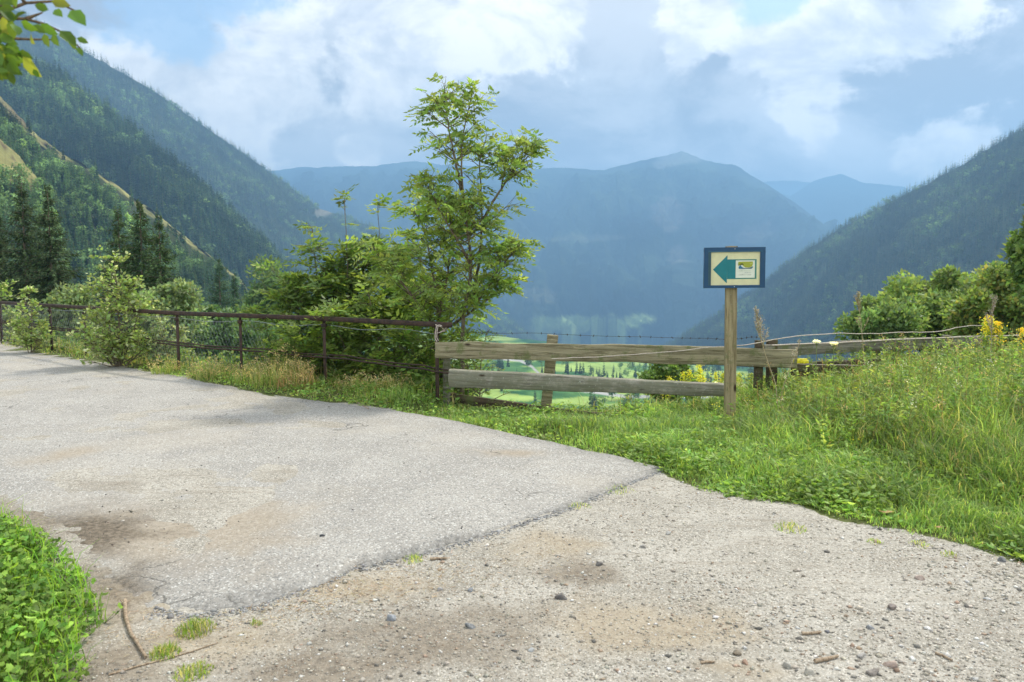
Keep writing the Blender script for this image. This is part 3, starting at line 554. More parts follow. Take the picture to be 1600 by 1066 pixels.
def libmesh(flag, k, v):
    key = (flag, k, v)
    if key not in lib:
        src = (mid_br if flag else mid_con)[k]; g2 = Geo(); f = [0.72, 1.0, 1.35][v]
        V = np.concatenate(src.V); g2.n = len(V); g2.V = [V]; g2.C = [np.concatenate(src.C)*f]; g2.F = src.F
        lib[key] = g2.mesh('broadleaf_tree' if flag else 'spruce_tree', M['forest'])
    return lib[key]
for i in np.where(top)[0]:
    fl = bool(b[i]); k = int(R.integers(0, 3)); v = int(np.clip(round((tn[i].mean()-0.7)/0.3), 0, 2))
    o = bpy.data.objects.new('broadleaf_tree' if fl else 'spruce_tree', libmesh(fl, k, v)); COL.objects.link(o)
    s = h[i]*(0.85 if fl else 1.0); o.location = P[i]; o.scale = (s, s, s*(0.95+0.2*R.random())); o.rotation_euler.z = R.random()*6
    z = zone[Z[i]]; o['category'] = 'tree'
    hm = {0: 25, 1: 11, 2: 8.5, 3: 11}[int(Z[i])]; sz = 'tall' if h[i] > hm else 'short'; tone = ['dark', 'mid', 'light'][v]
    o['label'] = sz+' '+tone+(' green broadleaf tree ' if fl else ' green pointed spruce ')+z[0]; o['group'] = sz+' '+tone+(' green broadleaf trees ' if fl else ' green spruces ')+z[1]
# ---------------------------------------------------------------- fences and sign
def prism(g, pts, y0, y1, c, mi=0):                # flat polygon in x/z, thickness along y
    P = np.asarray(pts, float); n = len(P); a = np.stack([P[:, 0], np.full(n, y0), P[:, 1]], -1); b = a.copy(); b[:, 1] = y1
    i = np.arange(n); j = (i+1) % n; V = np.vstack([a, b, a.mean(0), b.mean(0)])
    g.add(V, np.stack([i, j, j+n, i+n], -1), c, mi); g.add(V, np.stack([j, i, np.full(n, 2*n)], -1), c, mi); g.add(V, np.stack([i+n, j+n, np.full(n, 2*n+1)], -1), c, mi)
def beam(name, p0, p1, hgt, thk, material, parent, seed=0, wob=0.012, taper=1.0, roll=0.0, **kw):
    p0, p1 = np.array(p0, float), np.array(p1, float); L = np.linalg.norm(p1-p0); n = max(8, int(L/0.06)); x = np.linspace(0, L, n)
    prof = np.array([[-1, -.9], [-.85, -1], [.85, -1], [1, -.9], [1, 0], [1, .88], [.82, 1], [-.82, 1], [-1, .88], [-1, 0]])*0.5; m = len(prof)
    hs = hgt*(1+(taper-1)*x/L)
    top = wob*fbm(x*2.2, x*0+seed, 4, seed); bot = wob*fbm(x*2.2, x*0+seed+5, 4, seed+3); bow = wob*1.2*fbm(x*.5, x*0, 2, seed+9)
    V = np.zeros((n, m, 3)); V[..., 0] = x[:, None]; V[..., 1] = prof[None, :, 0]*thk*(1+0.06*fbm(x*4, x*0, 3, seed+2))[:, None]
    V[..., 2] = prof[None, :, 1]*hs[:, None]+np.where(prof[None, :, 1] > 0, top[:, None], bot[:, None])+bow[:, None]
    V += 0.0025*(np.random.default_rng(seed).random(V.shape)-.5)
    V[0, :, 0] += 0.01*np.random.default_rng(seed).random(m); V[-1, :, 0] += 0.02*np.random.default_rng(seed+1).random(m)
    g = Geo(); i = np.arange(n-1)[:, None]*m; j = np.arange(m)[None]; k = (j+1) % m
    g.add(V.reshape(-1, 3), np.stack([i+j, i+m+j, i+m+k, i+k], -1).reshape(-1, 4))
    for e in (0, n-1): g.add(np.vstack([V[e], V[e].mean(0)]), np.stack([np.arange(m), (np.arange(m)+1) % m, np.full(m, m)], -1)[:, ::(1 if e == 0 else -1)])
    o = g.obj(name, material, parent, **kw); o.location = p0
    q = Vector(p1-p0).to_track_quat('X', 'Z'); o.rotation_mode = 'QUATERNION'
    o.rotation_quaternion = q @ __import__('mathutils').Quaternion((1, 0, 0), roll); return o
# signpost
b0 = gnd(1141, 662); b0[2] = gz(b0[0], b0[1]); D_S = b0[1]
top = unp(1143.5, 385, D_S); sgn = thing('signpost', 'wooden post carrying a blue-framed sign with a teal arrow pointing left', 'signpost', tuple(b0))
W_ = 17*D_S/FPX; hpost = top[2]-b0[2]
def make_post(g, w, t, h, seed, z0=-0.15):
    n = 50; z = np.linspace(z0, h, n); pr = np.array([[-1, -.8], [-.8, -1], [.8, -1], [1, -.8], [1, .8], [.8, 1], [-.8, 1], [-1, .8]])*.5; m = 8
    wb = 1+0.05*fbm(z*2, z*0+seed, 4, seed); V = np.zeros((n, m, 3)); V[..., 0] = pr[None, :, 0]*w*wb[:, None]+0.008*fbm(z*.9, z*0, 3, seed+3)[:, None]; V[..., 1] = pr[None, :, 1]*t; V[..., 2] = z[:, None]
    i = np.arange(n-1)[:, None]*m; j = np.arange(m)[None]; k = (j+1) % m
    g.add(V.reshape(-1, 3), np.stack([i+j, i+k, i+m+k, i+m+j], -1).reshape(-1, 4)); g.add(np.vstack([V[-1], V[-1].mean(0)+[0, 0, .004]]), np.stack([j[0], k[0], np.full(m, m)], -1))
g = Geo(); make_post(g, W_, 0.07, hpost, 3); po = g.obj('post', M['wood_post'], sgn, smooth=False)
po.rotation_euler = (0, math.atan((top[0]-b0[0])/hpost), 0)
k_ = (93*D_S/FPX)/715.0
sb = bpy.data.objects.new('sign_board', None); COL.objects.link(sb); sb.parent = sgn; c0 = unp(1145, 418.5, D_S)-b0; c0[1] = -0.055
sb.location = c0; sb.rotation_euler = (0, radians(-0.6), radians(-4)); sb.empty_display_size = .1
def q_(u, v): return ((u-648)*k_, -(v-448)*k_)
def rect(u0, v0, u1, v1): return [q_(u0, v0), q_(u1, v0), q_(u1, v1), q_(u0, v1)]
TB = (0.004, 0.055, 0.13); g = Geo()
for r in ((290, 207, 1005, 262), (290, 655, 1005, 688)): prism(g, rect(*r), -0.018, 0.018, TB)
for r in ((290, 262, 372, 655), (945, 262, 1005, 655)): prism(g, rect(*r), -0.018, 0.018, TB)
prism(g, rect(340, 262, 372, 655), -0.0195, -0.0165, (0.02, 0.07, 0.09)); prism(g, rect(340, 248, 975, 262), -0.0195, -0.0165, (0.015, 0.09, 0.15))
for u, v in ((648, 226), (648, 672)): prism(g, [(q_(u, v)[0]+.004*cos(a), q_(u, v)[1]+.004*sin(a)) for a in np.arange(8)*pi/4], -0.022, -0.018, (0.6, 0.6, 0.58))
g.obj('frame', M['paint'], sb)
g = Geo(); prism(g, rect(373, 263, 944, 654), -0.006, 0.012, (0.68, 0.65, 0.38)); g.obj('panel', M['paint'], sb)
TE = (0.0, 0.17, 0.19); g = Geo(); prism(g, [q_(397, 468), q_(565, 300), q_(560, 632)], -0.0085, -0.006, TE); prism(g, rect(563, 349, 662, 582), -0.0085, -0.006, TE)
DT = (0.05, 0.21, 0.17)
for r in ((662, 349, 905, 362), (662, 569, 905, 582), (886, 362, 905, 569)): prism(g, rect(*r), -0.0085, -0.006, DT)
g.obj('arrow', M['paint'], sb)
g = Geo(); prism(g, rect(664, 363, 885, 568), -0.0080, -0.006, (0.70, 0.72, 0.60)); WH = (0.70, 0.72, 0.60); OL = (0.33, 0.36, 0.03)
prism(g, [q_(690, 395), q_(695, 378), q_(860, 376), q_(864, 405), q_(850, 435), q_(815, 448), q_(775, 446), q_(745, 425), q_(726, 392), q_(712, 388), q_(698, 418), q_(690, 425)], -0.0095, -0.008, OL)
prism(g, [q_(697, 458), q_(697, 440), q_(716, 415), q_(724, 430), q_(745, 446), q_(770, 456)], -0.0100, -0.008, (0.02, 0.16, 0.26))
prism(g, [q_(770, 463), q_(735, 452), q_(790, 456), q_(835, 446), q_(864, 432), q_(860, 452), q_(845, 463)], -0.0103, -0.008, (0.10, 0.17, 0.18))
prism(g, [q_(700, 463), q_(697, 457), q_(780, 457), q_(780, 463)], -0.0106, -0.008, (0.12, 0.2, 0.32)); prism(g, [q_(820, 400), q_(852, 392), q_(858, 402), q_(835, 410)], -0.0112, -0.0095, (0.45, 0.48, 0.10))
rg = np.random.default_rng(5)                       # three lines of tiny lettering, too small to read in the photograph
for v, u0, u1, cc in ((478, 702, 850, (0.45, 0.52, 0.33)), (500, 770, 850, (0.30, 0.36, 0.30)), (524, 702, 850, (0.30, 0.32, 0.2))):
    u = u0
    while u < u1-8:
        w = rg.uniform(6, 10); prism(g, rect(u, v, u+2.6, v+14), -0.009, -0.008, cc)
        if rg.random() < .7: prism(g, rect(u+2.6, v+rg.choice([0, 5, 11]), u+w, v+rg.choice([3, 8, 14])*0+14 if rg.random() < .1 else v+14), -0.0089, -0.008, tuple(0.5*a+0.32 for a in cc))
        u += w+3.5
g.obj('emblem', M['paint'], sb)

# rusty railing
rail = thing('metal_fence', 'rusty brown metal railing with wire mesh running along the far edge of the road', 'fence', (unp(507, 607, 10.64)[0], 10.64, 0))
RB = np.array(rail.location)
def fpos(px):                                      # point on the railing line seen at column px
    d = np.interp(px, [-400, 78, 277, 507, 683, 720], [25.5, 15.3, 12.2, 10.64, 9.57, 9.38]); x = (px-800)/FPX*(d*cos(PITCH)+0.09); return np.array([x, d])
Zt = lambda px: np.interp(px, [-400, 78, 277, 507, 683, 705], [0.86, 0.89, 0.92, 0.935, 0.93, 0.93])
cols = [-300, -130, 0, 78, 132, 277, 376, 507, 683]
for i, px in enumerate(cols):
    x, y = fpos(px); z0 = gz(x, y)-0.25; z1 = Zt(px)-0.035; g = Geo(); rz = radians(-35 if px < 300 else -28)
    box(g, (x, y, (z0+z1)/2), 0.052, 0.006, z1-z0, rz, bev=0.001); nx, ny = cos(rz), sin(rz)
    box(g, (x-nx*0.026-ny*0.025, y-ny*0.026+nx*0.025, (z0+z1)/2), 0.006, 0.05, z1-z0, rz, bev=0.001)
    box(g, (x, y-0.012, z1-0.06), 0.075, 0.03, 0.05, rz, bev=0.004)
    box(g, (x, y+0.005, z1-0.0), 0.03, 0.03, 0.04, rz, bev=0.004); g.obj('post', M['rust'], rail, loc=RB).location = (0, 0, 0)
def poly_tube(g, pxs, zf, r, off, sides=6, n=60, c=(1, 1, 1), jit=0.0):
    p = np.linspace(pxs[0], pxs[1], n); P = np.array([[*fpos(a), 0] for a in p]); P[:, 2] = [zf(a) for a in p]; P[:, :2] += off; P[:, 2] += jit*fbm(p/30, p*0, 3, 5); tube(g, P, r, sides, c); return P
g = Geo()
for a, b in zip([-300, 0, 277, 507], [0, 277, 507, 706]):
    A = np.array([*fpos(a), Zt(a)]); B = np.array([*fpos(b), Zt(b)]); dd = B-A; L = np.linalg.norm(dd); ang = math.atan2(dd[1], dd[0])
    box(g, (A+B)/2, L-0.003, 0.05, 0.062, ang, bev=0.008, tilt=None if abs(dd[2]) < 1e-4 else [[cos(math.asin(dd[2]/L)), 0, -dd[2]/L], [0, 1, 0], [dd[2]/L, 0, cos(math.asin(dd[2]/L))]])
g.obj('top_rail', M['rust'], rail, loc=RB).location = (0, 0, 0)
g = Geo(); zm = lambda px: np.interp(px, [-300, 0, 277, 507, 683], [0.44, 0.46, 0.42, 0.42, 0.36])
poly_tube(g, (-300, 712), zm, 0.013, (0, -0.02), jit=0.02); poly_tube(g, (-300, 712), lambda p: zm(p)+0.035, 0.011, (0, 0.01), jit=0.03)
g.obj('middle_rail', M['rust'], rail, loc=RB).location = (0, 0, 0)
g = Geo(); pa = []; pb = []                         # diagonal wire mesh of the left bays
ps = np.linspace(-300, 440, 1500); Q = np.array([fpos(a) for a in ps]); arc = np.r_[0, np.cumsum(np.linalg.norm(np.diff(Q, axis=0), axis=1))]
def onf(s, z): return np.stack([np.interp(s, arc, Q[:, 0])+0.012*np.sin(s*3), np.interp(s, arc, Q[:, 1])+0.03+0.02*np.sin(s*2+z), z+0*s], -1)
for sg in (-1, 1):
    s = np.arange(0.3, arc[-1]-.3, 0.075); m = 6
    for k in range(m): pa.append(onf(s+sg*0.35*(k/m-.5), np.full(len(s), 0.10+0.74*k/m))); pb.append(onf(s+sg*0.35*((k+1)/m-.5), np.full(len(s), 0.10+0.74*(k+1)/m)))
many_tubes(g, np.concatenate(pa), np.concatenate(pb), 0.0012, 0.0012)
poly_tube(g, (-300, 683), lambda p: 0.83+0.02*sin(p/19.), 0.0035, (0, 0.03), 4, 120); g.obj('wire_mesh', M['wire'], rail, loc=RB).location = (0, 0, 0)

# wooden fence
wfb = unp(1000, 640, 8.9); wf = thing('wooden_fence', 'weathered timber fence of heavy boards and posts between the railing and the weedy bank', 'fence', (wfb[0], wfb[1], 0)); WB = np.array(wf.location)
def u_(px, py, d): return unp(px, py, d)-WB
def uprt(px, pyt, d, w, t, mat_, lean=0, seed=0, nm='post', rz=0.0, **kw):
    p = unp(px, pyt, d); z0 = gz(p[0], d)-0.2; g = Geo(); make_post(g, w, t, p[2]-z0, seed, 0.0); o = g.obj(nm, mat_, wf, **kw); o.location = np.array([p[0]+lean*(z0-p[2]), d, z0])-WB; o.rotation_euler = (0, math.atan(-lean) if lean else 0, rz); return o
uprt(838, 523, 9.44, .125, .10, M['wood_pale'], -0.085, 1)
uprt(1186, 532, 8.86, .085, .08, M['wood_dark'], 0.0, 2); uprt(1211, 531, 8.9, .11, .09, M['wood_dark'], 0.02, 5); uprt(698, 541, 9.72, .085, .08, M['wood_grey'], 0, 6)
uprt(1480, 524, 10.6, .10, .09, M['wood_grey'], 0, 7)
beam('top_board', u_(680, 545.5, 9.5), u_(1243, 559.5, 8.72), .192, .045, M['wood_pale'], wf, 11, .014, 1.1)
beam('top_board', u_(1192, 548, 8.80), u_(1560, 531, 10.9), .145, .05, M['wood_grey'], wf, 13, .016, 1.0, label='grey upper board rising into the weeds on the right')
beam('lower_board', u_(702, 592, 9.14), u_(1134, 610, 8.50), .205, .085, M['wood_moss'], wf, 17, .010, 0.66, 0.10, label='lichen-covered lower board')
beam('lower_board', u_(1238, 577, 8.80), u_(1520, 566, 10.6), .15, .05, M['wood_dark'], wf, 19, .014, label='dark lower board half hidden in the weeds')
G = Geo(); A = unp(700, 622, 9.9); B = unp(962, 653, 9.15); A[2] = max(A[2], gz(A[0], A[1])+.03); B[2] = min(B[2], gz(B[0], B[1])+0.10)
o = beam('fallen_board', A, B, .12, .06, M['wood_dark'], None, 23, .015, .8, kind='x'); del o['kind']; o['label'] = 'dark rotting board slumped into the grass under the wooden fence'; o['category'] = 'board'
def line_obj(name, label, cat, pts, r, material, n=90, sag=0.01, barbs=0, seed=0, twist=0):
    P = np.array([unp(*p) for p in pts]); t = np.linspace(0, len(P)-1, n); Q = np.stack([np.interp(t, np.arange(len(P)), P[:, i]) for i in range(3)], -1)
    for _ in range(6): Q[1:-1] = (Q[:-2]+2*Q[1:-1]+Q[2:])/4
    Q[:, 2] += sag*fbm(t*1.7, t*0+seed, 4, seed); Q[:, 1] += 0.5*sag*fbm(t*2, t*0+seed, 3, seed+4)
    g = Geo(); tube(g, Q, r, 6)
    if barbs:
        i = np.arange(3, n-3, barbs); i = i+0*i
        for k in range(2):
            d = rdirs(len(i)); many_tubes(g, Q[i]-d*.018, Q[i]+d*.018, 0.0022, 0.0012)
            d = rdirs(len(i))*[.3, 1, 1]; many_tubes(g, Q[i]-d*.014, Q[i]+d*.014, 0.0035, 0.003)
    return g, Q
g, _ = line_obj('', '', '', [(700, 520, 9.65), (838, 521, 9.22), (960, 526, 9.05), (1060, 528, 8.95), (1140, 530, 8.9), (1186, 527, 8.86)], 0.0022, None, 240, 0.012, 8, 3)
g.obj('barbed_wire', M['barb'], label='thin dark barbed wire strung just above the wooden fence', category='wire')
g, _ = line_obj('', '', '', [(862, 561, 8.95), (930, 559, 8.85), (1010, 553, 8.7), (1130, 543, 8.5), (1160, 539, 8.45), (1240, 526, 8.7), (1320, 521, 9.2), (1400, 520, 9.6), (1470, 518, 10), (1500, 511, 10.2), (1545, 509, 10.4)], 0.0055, None, 160, 0.02, 0, 7)
g.obj('rope', M['rope'], label='pale sagging rope that passes behind the sign and rises to the right', category='rope')
g, _ = line_obj('', '', '', [(1206, 539, 8.75), (1300, 536, 9.2), (1420, 530, 9.9), (1520, 526, 10.6), (1640, 522, 11.4), (1800, 516, 12.4)], 0.008, None, 120, 0.008, 0, 9)
g.obj('rope', M['rope'], label='white cord lying along the top edge of the right upper board', category='rope')
g, _ = line_obj('', '', '', [(1240, 569, 8.74), (1262, 569, 8.75), (1330, 571, 9.0), (1420, 570, 9.4), (1500, 566, 9.9)], 0.0045, None, 80, 0.008, 0, 12)
g.obj('rope', M['rope'], label='thin cord below the right upper board, running from the yellow band', category='rope')
p = unp(1250, 564, 8.70); g = Geo(); box(g, p, .15, .012, .055, radians(-6), (1, 1, 1), 0, .004); box(g, p+[.06, -.008, -.01], .07, .012, .035, radians(8), (1, 1, 1), 0, .003)
g.obj('plastic_band', M['band'], label='bright yellow plastic band wrapped at the joint of the wooden boards', category='band')
g = Geo(); c = np.array([*fpos(687), 0.90]); a = np.linspace(0, 2*pi*3.3, 60); Q = np.stack([c[0]+.045*np.cos(a)+np.linspace(-.01, .05, 60), c[1]+.045*np.sin(a), c[2]+.05*np.sin(a*.5)-.02], -1); tube(g, Q, .006, 6)
Q = np.array([c+[-.03, -.04, .02], c+[-.045, -.05, -.06], c+[-.05, -.045, -.13], c+[-.03, -.05, -.17]]); tube(g, Q, .006, 6); Q = Q*1.0; Q[:, 0] += .02; Q[:, 2] += .01; tube(g, Q, .005, 6)
g.obj('rope', M['rope'], label='short knotted rope tied round the last rusty railing post', category='rope')

# ---------------------------------------------------------------- near trees and shrubs
def compound(g, P, D, L, nl, lw, c, side=0.85, droop=0.25, mi=0, ls=1.0, tilt=.3):   # feather leaf: leaflets along a rachis
    n = len(P); L = np.broadcast_to(L, (n,)); S = np.cross(D, np.array([0, 0, 1.])+(.5+2.2*tilt)*(R.random((n, 3))-.5)); S = nrm(S); N = nrm(np.cross(S, D))
    ts = np.linspace(.28, 1, nl)
    for t in ts:
        for sg in ((-1, 1) if t < 1 else (0,)):
            B = P+D*(t*L)[:, None]-np.array([0, 0, 1.])*(droop*t*t*L)[:, None]
            d = nrm(D*(0.55 if sg else 1)+S*sg*side-np.array([0, 0, .12+.5*tilt])+(.2+.5*tilt)*(R.random((n, 3))-.5)); W = nrm(np.cross(d, N)+(.25+1.3*tilt)*(R.random((n, 3))-.5))
            l = lw[0]*ls*(0.75+.4*R.random(n))*(1.05-.35*abs(t-.6)); diamonds(g, B, d, W, l, l*lw[1], c*(0.9+.2*R.random((n, 1))), 0.06, mi)
    many_tubes(g, P, P+D*(0.97*L)[:, None]-np.array([0, 0, 1.])*(droop*.94*L)[:, None], .0022, .001, c*0.8, mi)
def woody(name, label, cat, stems, r0, nbr, blen, leafkind, npl, col, alt, leaf, t0=.15, up=.5, group=None, sub=3, flat=1.0, barkmat='bark', spray=1.0, hang=.25, spire=False):
    base = np.array([stems[0][0][0], stems[0][0][1], stems[0][0][2]]); root = thing(name, label, cat, tuple(base), group)
    gs = Geo(); gl = Geo(); A = []; B = []; ra = []; whorl = []
    for si, st in enumerate(stems):
        st = np.asarray(st, float); n = 26; t = np.linspace(0, len(st)-1, n); Q = np.stack([np.interp(t, np.arange(len(st)), st[:, i]) for i in range(3)], -1)
        for _ in range(3): Q[1:-1] = (Q[:-2]+2*Q[1:-1]+Q[2:])/4
        Q[1:-1] += 0.012*(R.random((n-2, 3))-.5); rr = (r0 if si == 0 else r0*.7)*(1-0.85*np.linspace(0, 1, n)**0.9); tube(gs, Q, rr, 7)
        k = int(nbr if si == 0 else nbr*.75); tt = t0+((.60 if spire and si == 0 else 1)-t0)*np.sort(R.random(k))
        idx = tt*(n-1); i0 = idx.astype(int).clip(0, n-2); P0 = Q[i0]+(Q[i0+1]-Q[i0])*(idx-i0)[:, None]
        d = rdirs(k, -.05, .5); d[:, 2] += up; d[:, 1] *= flat; d = nrm(d); l = blen*(1.12-0.72*tt)*(0.55+.6*R.random(k)); A.append(P0); B.append(P0+d*l[:, None]); ra.append(rr[i0]*.5)
        if spire and si == 0:
            for tz, nz in ((25, 9), (22, 6)):
                az_ = R.random(nz)*6.28; whorl.append((np.repeat(Q[tz:tz+1], nz, 0), np.stack([np.cos(az_), np.sin(az_), .15+0*az_], -1)))
        A.append(Q[-3:-2]); B.append(Q[-1:]); ra.append(np.array([.004]))
    A = np.concatenate(A); B = np.concatenate(B); ra = np.concatenate(ra); many_tubes(gs, A, B, np.minimum(ra, .014)+.002, .003, sides=4)
    k = sub*len(A); i = np.repeat(np.arange(len(A)), sub); f = .3+.7*R.random(k); P0 = A[i]+(B[i]-A[i])*f[:, None]; d = nrm(nrm(B[i]-A[i])+0.9*rdirs(k, -.3, .8)); l2 = np.linalg.norm(B[i]-A[i], axis=1)*.45*(.5+.8*R.random(k))+.03; P1 = P0+d*l2[:, None]
    many_tubes(gs, P0, P1, .0035, .0018)
    PA_ = np.concatenate([A, P0]); PB_ = np.concatenate([B, P1]); j = np.repeat(np.arange(len(PA_)), npl); m = len(j); f = np.concatenate([[1.0]*0, .25+.75*R.random(m)]); X = PA_[j]+(PB_[j]-PA_[j])*f[:, None]; dd = nrm(nrm(PB_[j]-PA_[j])*.6+rdirs(m, -.35, .6)*1.0*spray)
    if whorl: wx = np.concatenate([q[0] for q in whorl]); wd = nrm(np.concatenate([q[1] for q in whorl])); compound(gl, wx, wd, .16, 4, (.07, .42), colors(len(wx), alt, .3), tilt=.1)
    cc = colors(m, col, .35, alt, .16)
    if leafkind == 'pinnate': compound(gl, X, dd, leaf[0]*(.7+.5*R.random(m)), leaf[1], leaf[2], cc, droop=hang, tilt=hang*1.2)
    else:
        d2 = nrm(dd+[0, 0, -.25]); W = nrm(np.cross(d2, rdirs(m, .3, 1))); s = leaf[0]*(.6+.7*R.random(m)); leaves6(gl, X+dd*(s*.3)[:, None], d2, W, s, s*leaf[1], cc)
    gs.obj('trunk' if r0 > .02 else 'stem', M[barkmat], root, loc=base).location = (0, 0, 0); gl.obj('foliage', M['leaf'], root, loc=base).location = (0, 0, 0); return root
def stem(px0, d, *pts, dz=0.0, dd=0.0):
    p = unp(px0, 600, d); out = [np.array([p[0], d, gz(p[0], d)-.1])]
    for k, q in enumerate(pts): out.append(unp(q[0], q[1], d+dd*(k+1)/len(pts)))
    return out
LGR = (0.135, 0.20, 0.058); YEL = (0.27, 0.33, 0.09)
ashd = 10.35
woody('ash_tree', 'slender young ash tree rising alone against the clouds behind the end of the railing', 'tree',
      [stem(722, ashd, (722, 560), (722, 500), (733, 450), (738, 410), (729, 350), (722, 290), (719, 240), (728, 190), (738, 142), dd=-.1),
       [unp(736, 470, ashd)]+[unp(a, b, ashd+.1) for a, b in ((748, 420), (753, 360), (752, 300), (748, 250), (760, 215))],
       [unp(753, 350, ashd)]+[unp(a, b, ashd+.15) for a, b in ((770, 315), (792, 282), (812, 250), (826, 236))],
       [unp(722, 300, ashd)]+[unp(a, b, ashd-.1) for a, b in ((712, 255), (702, 205), (694, 152))],
       [unp(738, 420, ashd)]+[unp(a, b, ashd-.15) for a, b in ((715, 375), (690, 335), (668, 290))],
       [unp(740, 480, ashd)]+[unp(a, b, ashd-.1) for a, b in ((760, 450), (780, 420), (800, 395))]],
      .032, 30, .52, 'pinnate', 1, (.15, .215, .06), YEL, (.23, 5, (.088, .42)), t0=.26, up=.5, sub=4, hang=.55)
woody('ash_tree', 'leafy young ash leaning left beside the slender ash, its crown just above the railing end', 'tree',
      [stem(690, 10.7, (690, 540), (680, 450), (668, 380), (650, 325)), [unp(685, 500, 10.7), unp(700, 430, 10.6), unp(705, 360, 10.6), unp(700, 320, 10.6)], [unp(685, 520, 10.7), unp(650, 470, 10.4), unp(620, 430, 10.3), unp(600, 400, 10.3)], [unp(685, 520, 10.7), unp(720, 500, 10.4), unp(760, 470, 10.3), unp(790, 440, 10.3)]],
      .03, 34, .6, 'pinnate', 1, (0.15, 0.22, 0.055), YEL, (.24, 5, (.095, .42)), t0=.12, up=.3, sub=4, hang=.5)
SG = (0.105, 0.16, 0.042); SY = (0.19, 0.25, 0.055); n_ = 0
for lab, st, d, cc in [('thin shoot with a leafy tuft on top, leftmost of the spires behind the railing', [(497, 520), (495, 430), (487, 355)], 12.2, SG),
                       ('tallest leafy spire of the shrubs behind the railing, with a flat top tuft', [(545, 520), (543, 420), (538, 310)], 12.0, SG),
                       ('second tallest spire of the shrubs behind the railing, left of the ash trees', [(600, 520), (596, 420), (590, 320)], 12.3, SG),
                       ('dense green shrub directly left of the leaning young ash', [(640, 520), (640, 430), (636, 365)], 11.6, (0.11, 0.17, 0.04)),
                       ('low spreading shrub filling the gap left of the spires behind the railing', [(470, 560), (468, 500), (462, 455)], 12.0, SG),
                       ('broad bright shrub behind the right-hand bay of the railing', [(600, 600), (590, 520), (575, 455)], 11.0, (0.13, 0.19, 0.045)),
                       ('shadowy green shrub under the young ashes behind the last railing post', [(670, 600), (672, 560), (676, 500)], 10.7, (0.11, 0.17, 0.04)),
                       ('bushy shrub behind the railing post in the middle of its right half', [(520, 600), (523, 540), (520, 480)], 11.3, (0.11, 0.17, 0.04))]:
    s = stem(st[0][0], d, *st); w = 55
    side = [[s[1]]+[unp(st[-1][0]+a*w, st[-1][1]+b, d+c) for a, b, c in ((k*.5, 120, .1), (k, 75 if st[-1][1] < 400 else 30, .2*k))] for k in (-1, 1, .55)]
    woody('shrub', lab, 'shrub', [s]+side, .018, 28, .5, 'pinnate', 2, cc, SY, (.20, 3, (.11, .45)), t0=.03, up=.12, sub=3, group='shrubs behind the railing', spire=st[-1][1] < 400)
woody('shrub', 'thin leafy shrub right of the ash trunk showing through the wooden boards', 'shrub', [stem(748, 10.0, (750, 600), (752, 560), (760, 520)), stem(735, 10.1, (730, 600), (725, 560), (722, 520))], .012, 24, .32, 'pinnate', 1, LGR, SY, (.13, 4, (.045, .45)), t0=.1, up=.3, sub=2)
# young birches in front of the railing
BC = (0.17, 0.23, 0.075); BA = (0.32, 0.36, 0.22)
woody('birch_sapling', 'bushy young birch growing over the railing, larger of the two at the road edge', 'sapling',
      [stem(186, 13.0, (186, 500), (182, 440), (178, 400)), stem(186, 13.0, (165, 530), (150, 490)), stem(186, 13.0, (205, 530), (218, 480)), stem(186, 13.0, (200, 500), (200, 440)), stem(186, 13.0, (170, 500), (160, 440)), stem(186, 13., (225, 545), (245, 520)), stem(186, 13., (155, 545), (138, 525))],
      .02, 30, .5, 'simple', 5, BC, BA, (.062, .75), t0=.06, up=.35, sub=3)
woody('birch_sapling', 'small pointed birch sapling near the left edge of the picture in front of the railing', 'sapling',
      [stem(50, 15.1, (50, 510), (48, 480), (45, 452)), stem(50, 15.1, (38, 530), (30, 505)), stem(50, 15.1, (60, 530), (68, 505))],
      .014, 24, .36, 'simple', 5, BC, BA, (.06, .75), t0=.06, up=.35, sub=3)
woody('birch_sapling', 'pale low sapling behind the railing just right of the bushy birch', 'sapling',
      [stem(258, 13.0, (256, 540), (258, 500)), stem(262, 13.1, (272, 550), (280, 520))], .012, 22, .36, 'simple', 6, (0.17, 0.22, 0.09), BA, (.055, .75), t0=.06, up=.35, sub=3)
woody('shrub', 'green leafy shrub at the left picture edge behind the railing', 'shrub', [stem(0, 17.5, (0, 500), (2, 450)), stem(-15, 17.5, (-20, 500), (-30, 460)), stem(15, 17.5, (18, 520), (20, 490))], .014, 26, .6, 'simple', 5, LGR, BA, (.08, .6), t0=.06, up=.3, sub=3)

